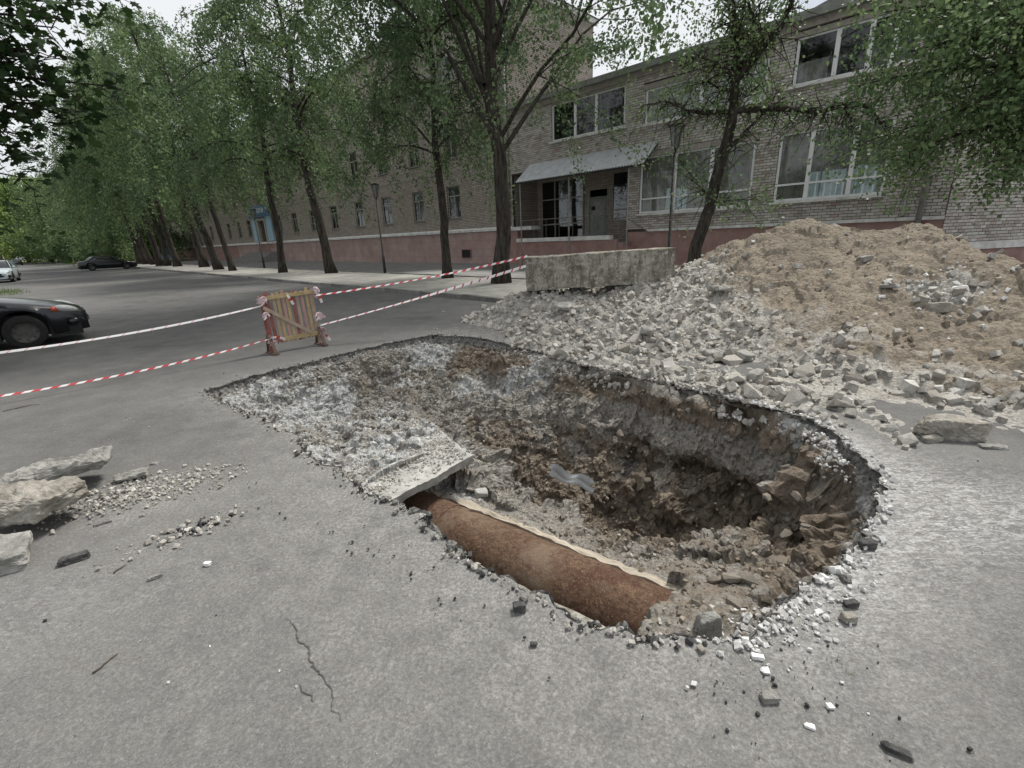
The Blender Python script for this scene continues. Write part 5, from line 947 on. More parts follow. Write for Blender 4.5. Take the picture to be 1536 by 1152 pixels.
# ---- far buildings
H1 = empty('cream_house', sn(205, -12), (0, 0, R(-45))); tag(H1, 'pale cream low house at the far left end of the street', 'house')
MB().box((-14, 0, 0), (14, 8, 5.2)).build('wall', MAT['cream'], H1); MB().add([(-14.6, -.6, 5.2), (14.6, -.6, 5.2), (14.6, 8.6, 5.2), (-14.6, 8.6, 5.2), (-14.6, 4, 8), (14.6, 4, 8)], [(0, 1, 5, 4), (2, 3, 4, 5)], [(1, 2, 5), (3, 0, 4)]).build('roof', MAT['roof'], H1)
for i in range(7):
    o = MB().box((-12.3 + i * 3.9, -.03, 1.6), (-10.9 + i * 3.9, .0, 3.6)).build('window', MAT['frame'], H1); MB().box((-12.1 + i * 3.9, -.04, 1.75), (-11.1 + i * 3.9, -.031, 3.45)).build('pane', MAT['dark'], o)
BF = empty('blue_fence', sn(116, 21), (0, 0, R(-135))); tag(BF, 'blue sheet fence closing the gap beyond the long brick building', 'fence')
for i in range(4): MB().box((i * .95, -.02, .1), (i * .95 + .93, .02, 3.0)).build('fence_panel', MAT['bluefence'] if i % 2 == 0 else MAT['blue'], BF)
for i in range(5): MB().box((i * .95 - .04, .021, 0), (i * .95 + .04, .09, 3.05)).build('fence_post', MAT['iron'], BF)

# ================================================================== trees
def leaf_quads(P, size, rg_, up=None, droop=.6):
    n = len(P); d = rg_.normal(size=(n, 3)); d[:, 2] -= droop; d /= np.linalg.norm(d, axis=1)[:, None]; x = np.cross(d, rg_.normal(size=(n, 3))); x /= np.linalg.norm(x, axis=1)[:, None]; s_ = (size * (.65 + .7 * rg_.random(n)))[:, None]
    V = np.stack([P, P + d * s_ * .45 + x * s_ * .34, P + d * s_, P + d * s_ * .45 - x * s_ * .34], 1); return V.reshape(-1, 3), np.arange(n * 4).reshape(-1, 4)
def grow(seed, H=13, clear=3.0, Rr=2.7, r0=.24, npri=34, elev=(35, 60), nl=42000, ls=.10, droop=.35, spread=.15, low=.55):
    """trunk, limbs and leaf positions of one tree"""
    rg_ = np.random.default_rng(seed); zt = np.linspace(0, H, 22); wob = np.cumsum(rg_.normal(size=(22, 2)) * .05, 0); tp = np.c_[wob - wob[0], zt]; tr = r0 * (1 - zt / H * .93) ** .85; tr[0] *= 1.45; tr[1] *= 1.08
    trunk = MB().tube(tp, tr, 12); limbs = MB(); segs = []
    for i in range(npri):
        f = (i + rg_.random() * .6) / npri; z = clear + (H * .96 - clear) * f; az = i * 2.4 + rg_.normal() * .35; el = R(rg_.uniform(*elev)); prof = (low + (1.3 - low) * min(1, f * 3.0)) * (1 - f) ** .55 + .22
        L_ = Rr * prof * rg_.uniform(.75, 1.25); b = np.array([np.interp(z, zt, tp[:, 0]), np.interp(z, zt, tp[:, 1]), z]); hd = np.array([math.cos(az), math.sin(az), 0]); tt = np.linspace(0, 1, 7)
        horiz = L_ * tt * math.cos(el) * (1 + .2 * tt) ; vert = L_ * (tt * math.sin(el) - droop * tt ** 2.6); P = b + hd * horiz[:, None] + np.c_[np.zeros((7, 2)), vert] + np.cumsum(rg_.normal(size=(7, 3)) * .05 * L_ / 3, 0)
        rr = np.interp(z, zt, tr) * .38; limbs.tube(P, np.linspace(rr, .008, 7), 6, False); segs.append((P[3:], .5))
        for j in range(9):
            t_ = .22 + .78 * (j + rg_.random()) / 9; p0 = np.array([np.interp(t_, tt, P[:, k_]) for k_ in range(3)]); dv = (P[-1] - P[0]); dv /= np.linalg.norm(dv); dv = dv * .55 + rg_.normal(size=3) * .6; dv /= np.linalg.norm(dv); l2 = L_ * .42 * rg_.uniform(.6, 1.3); u_ = np.linspace(0, 1, 5)
            P2 = p0 + dv * (l2 * u_)[:, None] - np.c_[np.zeros((5, 2)), droop * 1.2 * l2 * u_ ** 2]; limbs.tube(P2, np.linspace(rr * .3 * (1 - t_ * .6) + .004, .003, 5), 4, False); segs.append((P2, l2))
    wts = np.array([s_[1] for s_ in segs]); cnt = rg_.multinomial(nl, wts / wts.sum()); LP = []
    for (P, _), c_ in zip(segs, cnt):
        t_ = (.15 + .9 * rg_.random(c_)) * (len(P) - 1); i_ = np.clip(t_.astype(int), 0, len(P) - 2); LP.append(P[i_] + (P[i_ + 1] - P[i_]) * (t_ - i_)[:, None])
    LP = np.concatenate(LP); LP += rg_.normal(size=LP.shape) * spread; LP[:, 2] -= np.abs(rg_.normal(size=len(LP))) * spread * .8
    V, q_ = leaf_quads(LP, ls, rg_); return trunk.mesh('trunk', True), limbs.mesh('limbs', True), MB().add(V, q_).mesh('crown')
PROTO = {'a': grow(11, 13, 4.8, 3.6, .21, 36, (25, 60), 30000, .105, .75, .11), 'b': grow(12, 14, 3.2, 6.3, .22, 36, (38, 64), 105000, .092, .3, .13, 1.1), 'c': grow(13, 12.5, 4.7, 3.2, .17, 34, (20, 55), 26000, .105, .85, .11), 'd': grow(14, 11, 1.0, 4.3, .26, 36, (10, 60), 30000, .22, .45, .26), 'e': grow(15, 3.2, .2, 2.0, .06, 26, (20, 65), 9000, .13, .3, .14)}
def tree(name, proto, base, label, group, scale=1., rz=0., lean=(0, 0), leafm='leaf', barkm='bark', zs=1.):
    o = empty(name, base); o.rotation_euler = (lean[0], lean[1], rz) if not any(lean) else (Matrix.Rotation(lean[0], 3, 'X') @ Matrix.Rotation(lean[1], 3, 'Y') @ Matrix.Rotation(rz, 3, 'Z')).to_euler(); o.scale = (scale, scale, scale * zs); tag(o, label, 'tree', group)
    for nm, me, mt in zip(('trunk', 'limbs', 'crown'), PROTO[proto], (barkm, barkm, leafm)):
        key = me.name + mt
        if key not in _TM: m2 = me.copy(); m2.materials.clear(); m2.materials.append(MAT[mt]); _TM[key] = m2
        link(nm, _TM[key], None, o)
    return o
_TM = {}
GRP = 'trees of the row along the building'
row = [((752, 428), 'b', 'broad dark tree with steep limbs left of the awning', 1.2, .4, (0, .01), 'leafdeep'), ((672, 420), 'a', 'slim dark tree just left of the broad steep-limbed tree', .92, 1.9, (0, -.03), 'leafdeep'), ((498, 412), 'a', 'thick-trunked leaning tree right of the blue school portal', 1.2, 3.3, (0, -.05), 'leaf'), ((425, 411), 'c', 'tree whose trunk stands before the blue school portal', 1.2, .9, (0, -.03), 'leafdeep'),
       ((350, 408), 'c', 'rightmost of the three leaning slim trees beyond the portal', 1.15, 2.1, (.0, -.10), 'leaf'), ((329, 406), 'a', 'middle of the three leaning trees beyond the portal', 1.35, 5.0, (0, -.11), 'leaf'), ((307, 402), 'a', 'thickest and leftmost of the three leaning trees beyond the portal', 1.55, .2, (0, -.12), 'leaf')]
for (x, y), pr, lb, s_, rz, ln, lm in row: tree('row_tree', pr, gp(x, y), lb, GRP, s_, rz, ln, lm)
far = [(267, 401), (253, 400), (242, 400), (230, 398), (220, 397.3), (210, 397)]; ordn = ['first', 'second', 'third', 'fourth', 'fifth', 'sixth']
for i, (x, y) in enumerate(far): tree('row_tree', 'ac'[i % 2], gp(x, y), f'{ordn[i]} dark trunk left of the three leaning trees in the distant row', GRP, 1.45 + .08 * (i % 3), i * 1.3, (0, -.10), 'leaf')
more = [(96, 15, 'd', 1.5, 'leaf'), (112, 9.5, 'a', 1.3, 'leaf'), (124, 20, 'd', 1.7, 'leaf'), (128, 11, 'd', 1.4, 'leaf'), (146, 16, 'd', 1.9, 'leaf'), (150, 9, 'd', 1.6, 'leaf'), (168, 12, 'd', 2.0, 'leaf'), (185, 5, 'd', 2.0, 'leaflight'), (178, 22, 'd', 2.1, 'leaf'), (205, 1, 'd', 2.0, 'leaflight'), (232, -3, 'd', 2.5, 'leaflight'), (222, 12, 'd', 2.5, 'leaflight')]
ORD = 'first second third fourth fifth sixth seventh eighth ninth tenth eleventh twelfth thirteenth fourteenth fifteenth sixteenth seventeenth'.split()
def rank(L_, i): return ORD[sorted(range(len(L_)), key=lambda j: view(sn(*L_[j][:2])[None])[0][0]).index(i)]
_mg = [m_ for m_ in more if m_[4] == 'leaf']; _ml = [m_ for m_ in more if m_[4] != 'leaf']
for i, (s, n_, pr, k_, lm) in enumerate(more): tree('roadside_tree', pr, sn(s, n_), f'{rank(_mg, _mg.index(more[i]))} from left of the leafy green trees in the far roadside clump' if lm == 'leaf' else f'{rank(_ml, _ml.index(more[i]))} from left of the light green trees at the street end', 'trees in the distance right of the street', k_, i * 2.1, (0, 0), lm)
SHR = ([(94, 13, 1.0), (101, 10.5, .8), (107, 15, 1.2), (118, 12, 1.1), (126, 15.5, 1.3), (135, 10, 1.1), (142, 13, 1.4), (155, 9, 1.3), (163, 14, 1.6), (172, 8, 1.5), (190, 9.5, 1.6), (200, -9, 1.4), (188, -8.5, 1.3), (215, 6, 1.8), (240, 4, 2.2), (250, -4, 2.2), (255, 12, 2.4)])
for i, (s, n_, k_) in enumerate(SHR): tree('shrub', 'e', sn(s, n_), f'{rank(SHR, i)} from left of the green shrubs under the far trees', 'shrubs under the far trees', k_, i * 1.9, (0, 0), 'leaf' if i % 3 else 'leaflight')
left = [(150, -13, 2.0), (176, -18, 2.2), (205, -24, 2.4), (240, -16, 2.6), (270, -30, 2.8)]
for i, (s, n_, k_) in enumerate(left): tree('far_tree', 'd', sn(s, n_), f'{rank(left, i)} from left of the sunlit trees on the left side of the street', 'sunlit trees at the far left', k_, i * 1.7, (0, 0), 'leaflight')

# ---- gnarled sparse tree before the right building
def skeleton_tree(name, label, base, stems, leafm, nl, ls, spread, seed, twig=5, twl=.6, leafmesh=None, nobj=0):
    """stems: list of (points, radii) ; twigs and leaves follow them"""
    rg_ = np.random.default_rng(seed); o = tag(empty(name, base), label, 'tree'); b = np.asarray(base); tk = MB(); tk.tube(np.asarray(stems[0][0]) - b, stems[0][1], 12); tk.build('trunk', MAT['bark'], o, True); lm = MB(); segs = []
    for P, rr in stems[1:]:
        P = np.asarray(P) - b; lm.tube(P, rr, 7, False)
    for P, rr in stems:
        P = np.asarray(P, float) - b; rr = np.broadcast_to(np.asarray(rr, float), (len(P),))
        for i in range(len(P) - 1):
            if rr[i] > .105: continue
            for _ in range(twig):
                t_ = rg_.random(); p0 = P[i] + (P[i + 1] - P[i]) * t_; dv = (P[i + 1] - P[i]) / np.linalg.norm(P[i + 1] - P[i]) * .5 + rg_.normal(size=3) * .8; dv /= np.linalg.norm(dv); l2 = twl * rg_.uniform(.4, 1.5); u_ = np.linspace(0, 1, 5)
                P2 = p0 + dv * (l2 * u_)[:, None] + np.cumsum(rg_.normal(size=(5, 3)) * .03, 0) - np.c_[np.zeros((5, 2)), .25 * l2 * u_ ** 2]; lm.tube(P2, np.linspace(min(rr[i] * .45, .016), .003, 5), 4, False); segs.append((P2, l2))
    lm.build('limbs', MAT['bark'], o, True); wts = np.array([s_[1] for s_ in segs]) * (.25 + rg_.random(len(segs))); cnt = rg_.multinomial(nl, wts / wts.sum()); LP = []
    for (P, _), c_ in zip(segs, cnt):
        t_ = (.1 + .95 * rg_.random(c_)) * (len(P) - 1); i_ = np.clip(t_.astype(int), 0, len(P) - 2); LP.append(P[i_] + (P[i_ + 1] - P[i_]) * (t_ - i_)[:, None])
    LP = np.concatenate(LP) + rg_.normal(size=(nl, 3)) * spread
    if leafmesh is None: V, q_ = leaf_quads(LP, ls, rg_); MB().add(V, q_).build('crown', MAT[leafm], o)
    else:                                                 # big lobed leaves: the nearest ones as leaf objects
        lv, lt = leafmesh; n = len(LP); Rm = rotm(n, rg_); tilt = rg_.random(n) < .8
        d_ = np.linalg.norm(LP + b - np.array([0, 0, CH]), axis=1); X_, Y_, D2 = view(LP + b); vis = (D2 > 0) & (X_ > -20) & (X_ < 1536) & (Y_ > -20) & (Y_ < 600); near_ = set(np.argsort(np.where(vis, d_, 1e9))[:nobj].tolist()); sel_ = np.array([i for i in range(n) if i not in near_])
        # leaves hang roughly level
        nrm_ = rg_.normal(size=(n, 3)) * .55 + np.array([0, 0, 1.]); nrm_ /= np.linalg.norm(nrm_, axis=1)[:, None]; az = rg_.random(n) * 6.28; x = np.c_[np.cos(az), np.sin(az), np.zeros(n)]; x -= nrm_ * (x * nrm_).sum(1)[:, None]; x /= np.linalg.norm(x, axis=1)[:, None]; y = np.cross(nrm_, x); Rm = np.stack([x, y, nrm_], -1); sz = ls * (.6 + .7 * rg_.random(n))
        W = np.einsum('nij,vj->nvi', Rm[sel_], lv) * sz[sel_][:, None, None] + LP[sel_][:, None]; tag(MB().add(W.reshape(-1, 3), None, (lt[None] + (np.arange(len(sel_)) * len(lv))[:, None, None]).reshape(-1, 3)).build('crown', MAT[leafm], o), kind='stuff')
        me = MB().add(lv, None, lt).mesh('leaf')
        for i in near_:
            q_ = link('leaf', me, MAT[leafm + '_o'], o); M4 = Matrix(Rm[i].tolist()).to_4x4(); q_.matrix_local = Matrix.Translation(LP[i]) @ M4 @ Matrix.Scale(float(sz[i]), 4)
    return o
def st(pts, r): 
    P = np.array([aty(*p) for p in pts]); n = len(P); t_ = np.linspace(0, 1, n); tt = np.linspace(0, 1, n * 3); return np.stack([np.interp(tt, t_, P[:, k_]) for k_ in range(3)], 1) + RNG.normal(size=(n * 3, 3)) * .012, np.linspace(r[0], r[1], n * 3)
b0 = gp(1035, 405, 0.0); Yb = 12.2; base = aty(1036, 470, Yb); base = np.array([base[0] - .05, Yb, 0.05])
tr_ = st([(1043, 372, Yb), (1062, 320, Yb), (1080, 250, Yb), (1094, 200, 12.1), (1100, 160, 12.1)], (.15, .105)); tr_ = (np.r_[[base], tr_[0]], np.r_[.19, tr_[1]])
stems = [tr_, st([(1100, 160, 12.1), (1104, 115, 12.0), (1106, 75, 12.0), (1104, 40, 12.0)], (.10, .055)), st([(1105, 55, 12), (1100, 20, 11.9), (1098, -40, 11.8)], (.05, .02)), st([(1106, 55, 12), (1115, 15, 12.2), (1122, -60, 12.3)], (.05, .02)), st([(1103, 120, 12), (1130, 88, 11.7), (1148, 68, 11.5), (1172, 40, 11.3), (1190, 0, 11.2), (1200, -60, 11.1)], (.085, .03)), st([(1148, 68, 11.5), (1140, 40, 11.6), (1122, 5, 11.7), (1112, -30, 11.8)], (.04, .015)),
         st([(1101, 166, 12.1), (1150, 162, 11.8), (1200, 165, 11.5), (1224, 168, 11.4), (1262, 154, 11.3), (1300, 160, 11.2), (1330, 190, 11.1)], (.08, .02)), st([(1258, 155, 11.3), (1272, 172, 11.3), (1280, 200, 11.3)], (.022, .006)), st([(1100, 168, 12.1), (1060, 170, 12.3), (1030, 166, 12.5), (1000, 150, 12.7), (960, 160, 12.9)], (.06, .012)), st([(1103, 135, 12), (1080, 135, 12.4), (1060, 120, 12.6), (1030, 130, 12.8)], (.035, .008)), st([(1082, 240, 12.2), (1110, 205, 12.0), (1150, 165, 11.8), (1185, 140, 11.6)], (.04, .01)), st([(1068, 300, 12.2), (1040, 270, 12.4), (1020, 240, 12.6)], (.03, .008)), st([(1068, 305, 12.2), (1110, 298, 11.9), (1150, 300, 11.7)], (.02, .006)), st([(1103, 118, 12), (1070, 90, 12.3), (1045, 85, 12.6), (1015, 100, 12.8)], (.04, .01)), st([(1100, 165, 12.1), (1120, 140, 12.9), (1150, 120, 13.4)], (.05, .012)), st([(1106, 60, 12), (1150, 20, 12.6), (1180, -40, 13)], (.04, .012))]
skeleton_tree('gnarled_tree', 'gnarled sparse-leaved tree with crooked limbs before the two-storey building', base, stems, 'leaf', 7000, .08, .10, 501, 5, .7)
# ---- dense crown reaching in from the right
trunk0 = np.array([14.6, 9.6, 0.]); tp = np.array([trunk0, trunk0 + (-.1, .05, 2), trunk0 + (-.3, .1, 4.2), trunk0 + (-.8, .2, 6.4), trunk0 + (-1.2, .2, 9.)]); stems = [(tp, np.linspace(.26, .11, 5))]
rgx = np.random.default_rng(61)
for px_, py_, Y_ in ((1300, 40, 10.2), (1330, 120, 10.0), (1310, 200, 10.6), (1370, 240, 10.0), (1440, 170, 9.2), (1420, 60, 9.4), (1500, 230, 9.0), (1530, 120, 8.8), (1480, 10, 9.4), (1360, -40, 10.2), (1450, -90, 9.8), (1540, 40, 8.8), (1600, 150, 9.0), (1620, -50, 9.2), (1390, 150, 11.2), (1460, 250, 10.8), (1345, 70, 11.5), (1290, -60, 11.5), (1530, 200, 9.8), (1700, 60, 10), (1560, -140, 10.5)):
    e = aty(px_, py_, Y_); t0 = min(max(e[2] - 1.4, 2.8), 8.0); s0_ = np.array([np.interp(t0, tp[:, 2], tp[:, k_]) for k_ in range(3)]); t_ = np.linspace(0, 1, 9); P = s0_ + (e - s0_) * t_[:, None]; P[:, 2] += .7 * np.sin(t_ * math.pi); P += np.cumsum(rgx.normal(size=(9, 3)) * .06, 0); stems.append((P, np.linspace(.085, .01, 9)))
skeleton_tree('overhanging_tree', 'dense dark green crown hanging into the top right corner', trunk0, stems, 'leaf', 85000, .088, .20, 502, 8, .95)
# ---- maple reaching in from the left
ang = [(0, 0, 0)]; outl = [(0, 0), (.10, .16), (.34, .22), (.26, .34), (.50, .52), (.30, .52), (.16, .60), (.22, .82), (0, 1.0), (-.22, .82), (-.16, .60), (-.30, .52), (-.50, .52), (-.26, .34), (-.34, .22), (-.10, .16)]
lv = np.array([(0, .42, .03)] + [(x, y, -.10 * abs(x) - .06 * y * y) for x, y in outl]); lt = np.array([(0, 1 + i, 1 + (i + 1) % 16) for i in range(16)])
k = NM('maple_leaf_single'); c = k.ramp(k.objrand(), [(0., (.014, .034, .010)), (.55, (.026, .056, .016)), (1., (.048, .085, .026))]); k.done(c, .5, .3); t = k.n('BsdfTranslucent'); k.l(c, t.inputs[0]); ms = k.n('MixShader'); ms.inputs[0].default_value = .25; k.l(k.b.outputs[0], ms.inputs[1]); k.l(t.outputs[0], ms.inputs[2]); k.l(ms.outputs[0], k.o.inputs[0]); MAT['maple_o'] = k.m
trunk1 = np.array([-12.4, 6.2, 0.]); tp = np.array([trunk1, trunk1 + (.05, 0, 2), trunk1 + (.2, .1, 4), trunk1 + (.4, .1, 6.5), trunk1 + (.5, .1, 9)]); stems = [(tp, np.linspace(.28, .11, 5))]
for px_, py_, Y_ in ((40, 30, 7.2), (100, 20, 7.4), (150, 60, 7.6), (160, 130, 7.8), (120, 160, 7.6), (60, 100, 7.2), (20, 170, 7.0), (60, 150, 7.4), (15, 255, 7.2), (10, 60, 6.8), (90, 90, 8.4), (130, -30, 8.0), (-40, 120, 6.8), (-80, 220, 7.0), (-60, 0, 6.6), (60, -60, 7.4), (-150, 100, 6.6), (150, 20, 8.6), (-30, 290, 7.4), (20, 215, 7.6)):
    e = aty(px_, py_, Y_); t0 = min(max(e[2] - .9, 2.6), 8.0); s0_ = np.array([np.interp(t0, tp[:, 2], tp[:, k_]) for k_ in range(3)]); t_ = np.linspace(0, 1, 9); P = s0_ + (e - s0_) * t_[:, None]; P[:, 2] += .45 * np.sin(t_ * math.pi); P += np.cumsum(rgx.normal(size=(9, 3)) * .05, 0); stems.append((P, np.linspace(.07, .008, 9)))
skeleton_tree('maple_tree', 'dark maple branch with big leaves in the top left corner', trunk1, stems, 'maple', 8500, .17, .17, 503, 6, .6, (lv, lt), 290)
# ================================================================== wooden barrier and tape
fL, fR = gp(410, 531), gp(481, 517.5); d = (fR - fL); bl_ = np.linalg.norm(d); d /= bl_; BR = empty('wooden_barrier', (fL + fR) / 2, (R(-1.5), R(0), math.atan2(d[1], d[0]))); tag(BR, 'small wooden slat barrier in faded red and yellow standing before the pit', 'barrier')
hw = bl_ / 2; zb, zt = .20, .86
cols_ = ['w_red', 'w_red', 'w_old', 'w_yel', 'w_pink', 'w_yel', 'w_red', 'w_old', 'w_pink', 'w_yel', 'w_old']; xs = np.linspace(-hw + .01, hw - .02, len(cols_))
for x, c in zip(xs, cols_):
    j = RNG.normal(size=4) * .006; MB().prism([(x - .022 + j[0], zb - .05 + j[1]), (x + .022 + j[0], zb - .05 + j[1] * .6), (x + .023 + j[2], zt + .045 + j[3] * 2), (x - .021 + j[2], zt + .04 + j[3] * 2)], -.010, .010, 1).build('slat', MAT[c], BR)
MB().bar((-hw + .06, -.022, zt - .02), (hw + .03, -.022, zt + .0), .022, .055, (0, 0, 1)).build('rail', MAT['w_yel'], BR); MB().bar((-hw - .03, -.022, zb + .0), (-hw + .16, -.022, zb + .0), .022, .06, (0, 0, 1)).build('rail', MAT['w_red'], BR); MB().bar((-hw + .162, -.022, zb), (hw + .04, -.022, zb + .01), .022, .06, (0, 0, 1)).build('rail', MAT['w_yel'], BR)
MB().bar((-hw - .02, -.046, zt - .15), (hw - .12, -.046, zb + .03), .02, .05, (0, 0, 1)).build('brace', MAT['w_old'], BR)
MB().bar((-hw - .01, .024, .03), (-hw - .01, .024, zt + .02), .04, .026, (0, 1, 0)).build('post', MAT['w_red'], BR); MB().bar((hw + .01, .024, .03), (hw + .01, .024, zt + .02), .04, .026, (0, 1, 0)).build('post', MAT['w_old'], BR)
for x in (-hw - .01, hw + .01):
    MB().box((x - .035, -.19, .0), (x + .035, .19, .022)).build('foot', MAT['w_dark'], BR)
    MB().bar((x, -.16, .022), (x, -.012, .30), .022, .045, (1, 0, 0)).bar((x, .16, .022), (x, .04, .30), .022, .045, (1, 0, 0)).build('foot_strut', MAT['w_dark'], BR)
def ribbon(P, wd, twist, seed, amp=.0):
    rg_ = np.random.default_rng(seed); P = np.asarray(P, float); n = len(P); T = np.gradient(P, axis=0); T /= np.linalg.norm(T, axis=1)[:, None]; X = np.cross(T, (0, 0, 1)); X /= np.linalg.norm(X, axis=1)[:, None] + 1e-9; Y = np.cross(X, T); t_ = np.linspace(0, 1, n); a_ = twist(t_) + amp * np.cumsum(rg_.normal(size=n)) * .2
    Wv = X * np.cos(a_)[:, None] + Y * np.sin(a_)[:, None]; mid = P + .06 * wd * np.cross(Wv, T); return np.stack([P - Wv * wd / 2, mid, P + Wv * wd / 2], 1)
def tape(name, A, B, sag, wd, twist, label, seed, extra=None, wh=.5):
    n = 160; t_ = np.linspace(0, 1, n); P = A + (B - A) * t_[:, None]; P[:, 2] -= sag * 4 * t_ * (1 - t_)
    if extra is not None: P = np.r_[P, B + (extra - B) * np.linspace(.01, 1, 60)[:, None]]
    V = ribbon(P, wd, twist, seed); me = MB().sheet(V).mesh(name, True); l_ = np.r_[0, np.cumsum(np.linalg.norm(np.diff(P, axis=0), axis=1))]; me2 = np.repeat(l_, 3) + np.tile([0, .02, .04], len(P)); attr(me, 'along', me2); attr(me, 'white', np.full(len(me2), wh))
    o = link(name, me, MAT['tape']); return tag(o, label, 'tape', 'barrier tapes')
E0 = BR.matrix_basis
def onbar(x, y, z): return np.array(BR.location) + d * x + np.array([d[1], -d[0], 0]) * (-y) + np.array([0, 0, z])
b1, b2 = aty(791, 385, 8.47), aty(789, 399, 8.47)
tape('barrier_tape', b1 + (0, 0, .01), onbar(hw + .02, -.02, zt - .06), .05, .034, lambda t_: 1.25 - .9 * t_ + .25 * np.sin(t_ * 9), 'upper red and white tape from the barrier to the concrete block', 1)
tape('barrier_tape', b2, onbar(hw + .03, -.02, zb + .12), .02, .046, lambda t_: 1.4 - 1.2 * t_ + .2 * np.sin(t_ * 7), 'lower mostly white tape from the barrier to the concrete block', 2, None, .78)
s1, s2 = aty(0, 529, 5.3), aty(0, 594, 4.9); stk = np.array([-8.3, 4.1, 0]); tape('barrier_tape', onbar(-hw - .02, -.02, zt - .12), s1, .05, .030, lambda t_: .5 + 1.0 * t_ + .2 * np.sin(t_ * 8), 'upper mostly white tape from the barrier past the black car', 3, stk + (0, 0, .62), .93)
tape('barrier_tape', onbar(-hw - .02, -.02, zb + .04), s2, .06, .025, lambda t_: .4 + .9 * t_ + .3 * np.sin(t_ * 6), 'lower red and white tape from the barrier to the left edge', 4, stk + (0, 0, .28))
k = MB().tube([stk, stk + (0, 0, .85)], .012, 8).build('steel_stake', MAT['iron']); tag(k, 'thin steel stake holding the tapes beyond the left edge', 'stake')
for (x, y, z, n_) in ((-hw - .02, -.03, zt - .03, 9), (hw + .04, -.02, zt + .03, 6), (hw + .05, -.02, zb + .30, 6), (hw + .07, -.02, zb + .04, 9), (-hw + .02, -.03, zb + .02, 6), (-hw - .02, -.03, zb + .40, 3)):
    mb = MB()
    for j in range(n_):
        a_ = RNG.random() * 6.28; r_ = .02 + .03 * RNG.random(); tt = np.linspace(0, 1, 14); P = np.array([x, y, z]) + np.c_[r_ * np.cos(a_ + 5 * tt) + .02 * RNG.normal(), r_ * .6 * np.sin(a_ + 5 * tt) - .012, r_ * np.sin(2 * a_ + 7 * tt) - .05 * tt * RNG.random() * 2]; mb.sheet(ribbon(P, .022 + .02 * RNG.random(), lambda t_: 4 * t_ * RNG.random(), j))
    mb.build('tape_knot', MAT['tapepink'], BR, True)
for P in ([(hw + .09, -.03, zt - .02), (hw + .11, -.03, zt - .1), (hw + .13, -.03, zt - .19)], [(-.02, -.05, zt + .0), (.01, -.055, zt - .08), (.05, -.05, zt - .16)], [(hw + .06, -.03, zb + .02), (hw + .10, -.06, zb - .06), (hw + .14, -.08, zb - .14)], [(-hw, -.05, zb + .06), (-hw + .1, -.06, zb + .05), (-hw + .2, -.055, zb - .0)]):
    P = np.array(P); tt = np.linspace(0, 2, 12); P = np.stack([np.interp(tt, range(3), P[:, k_]) for k_ in range(3)], 1); V = ribbon(P, .04, lambda t_: .6 + t_, 3); me = MB().sheet(V).mesh('tape_end', True); attr(me, 'along', np.repeat(np.linspace(0, .25, 12), 3)); attr(me, 'white', np.full(36, .6)); link('tape_end', me, MAT['tape'], BR)

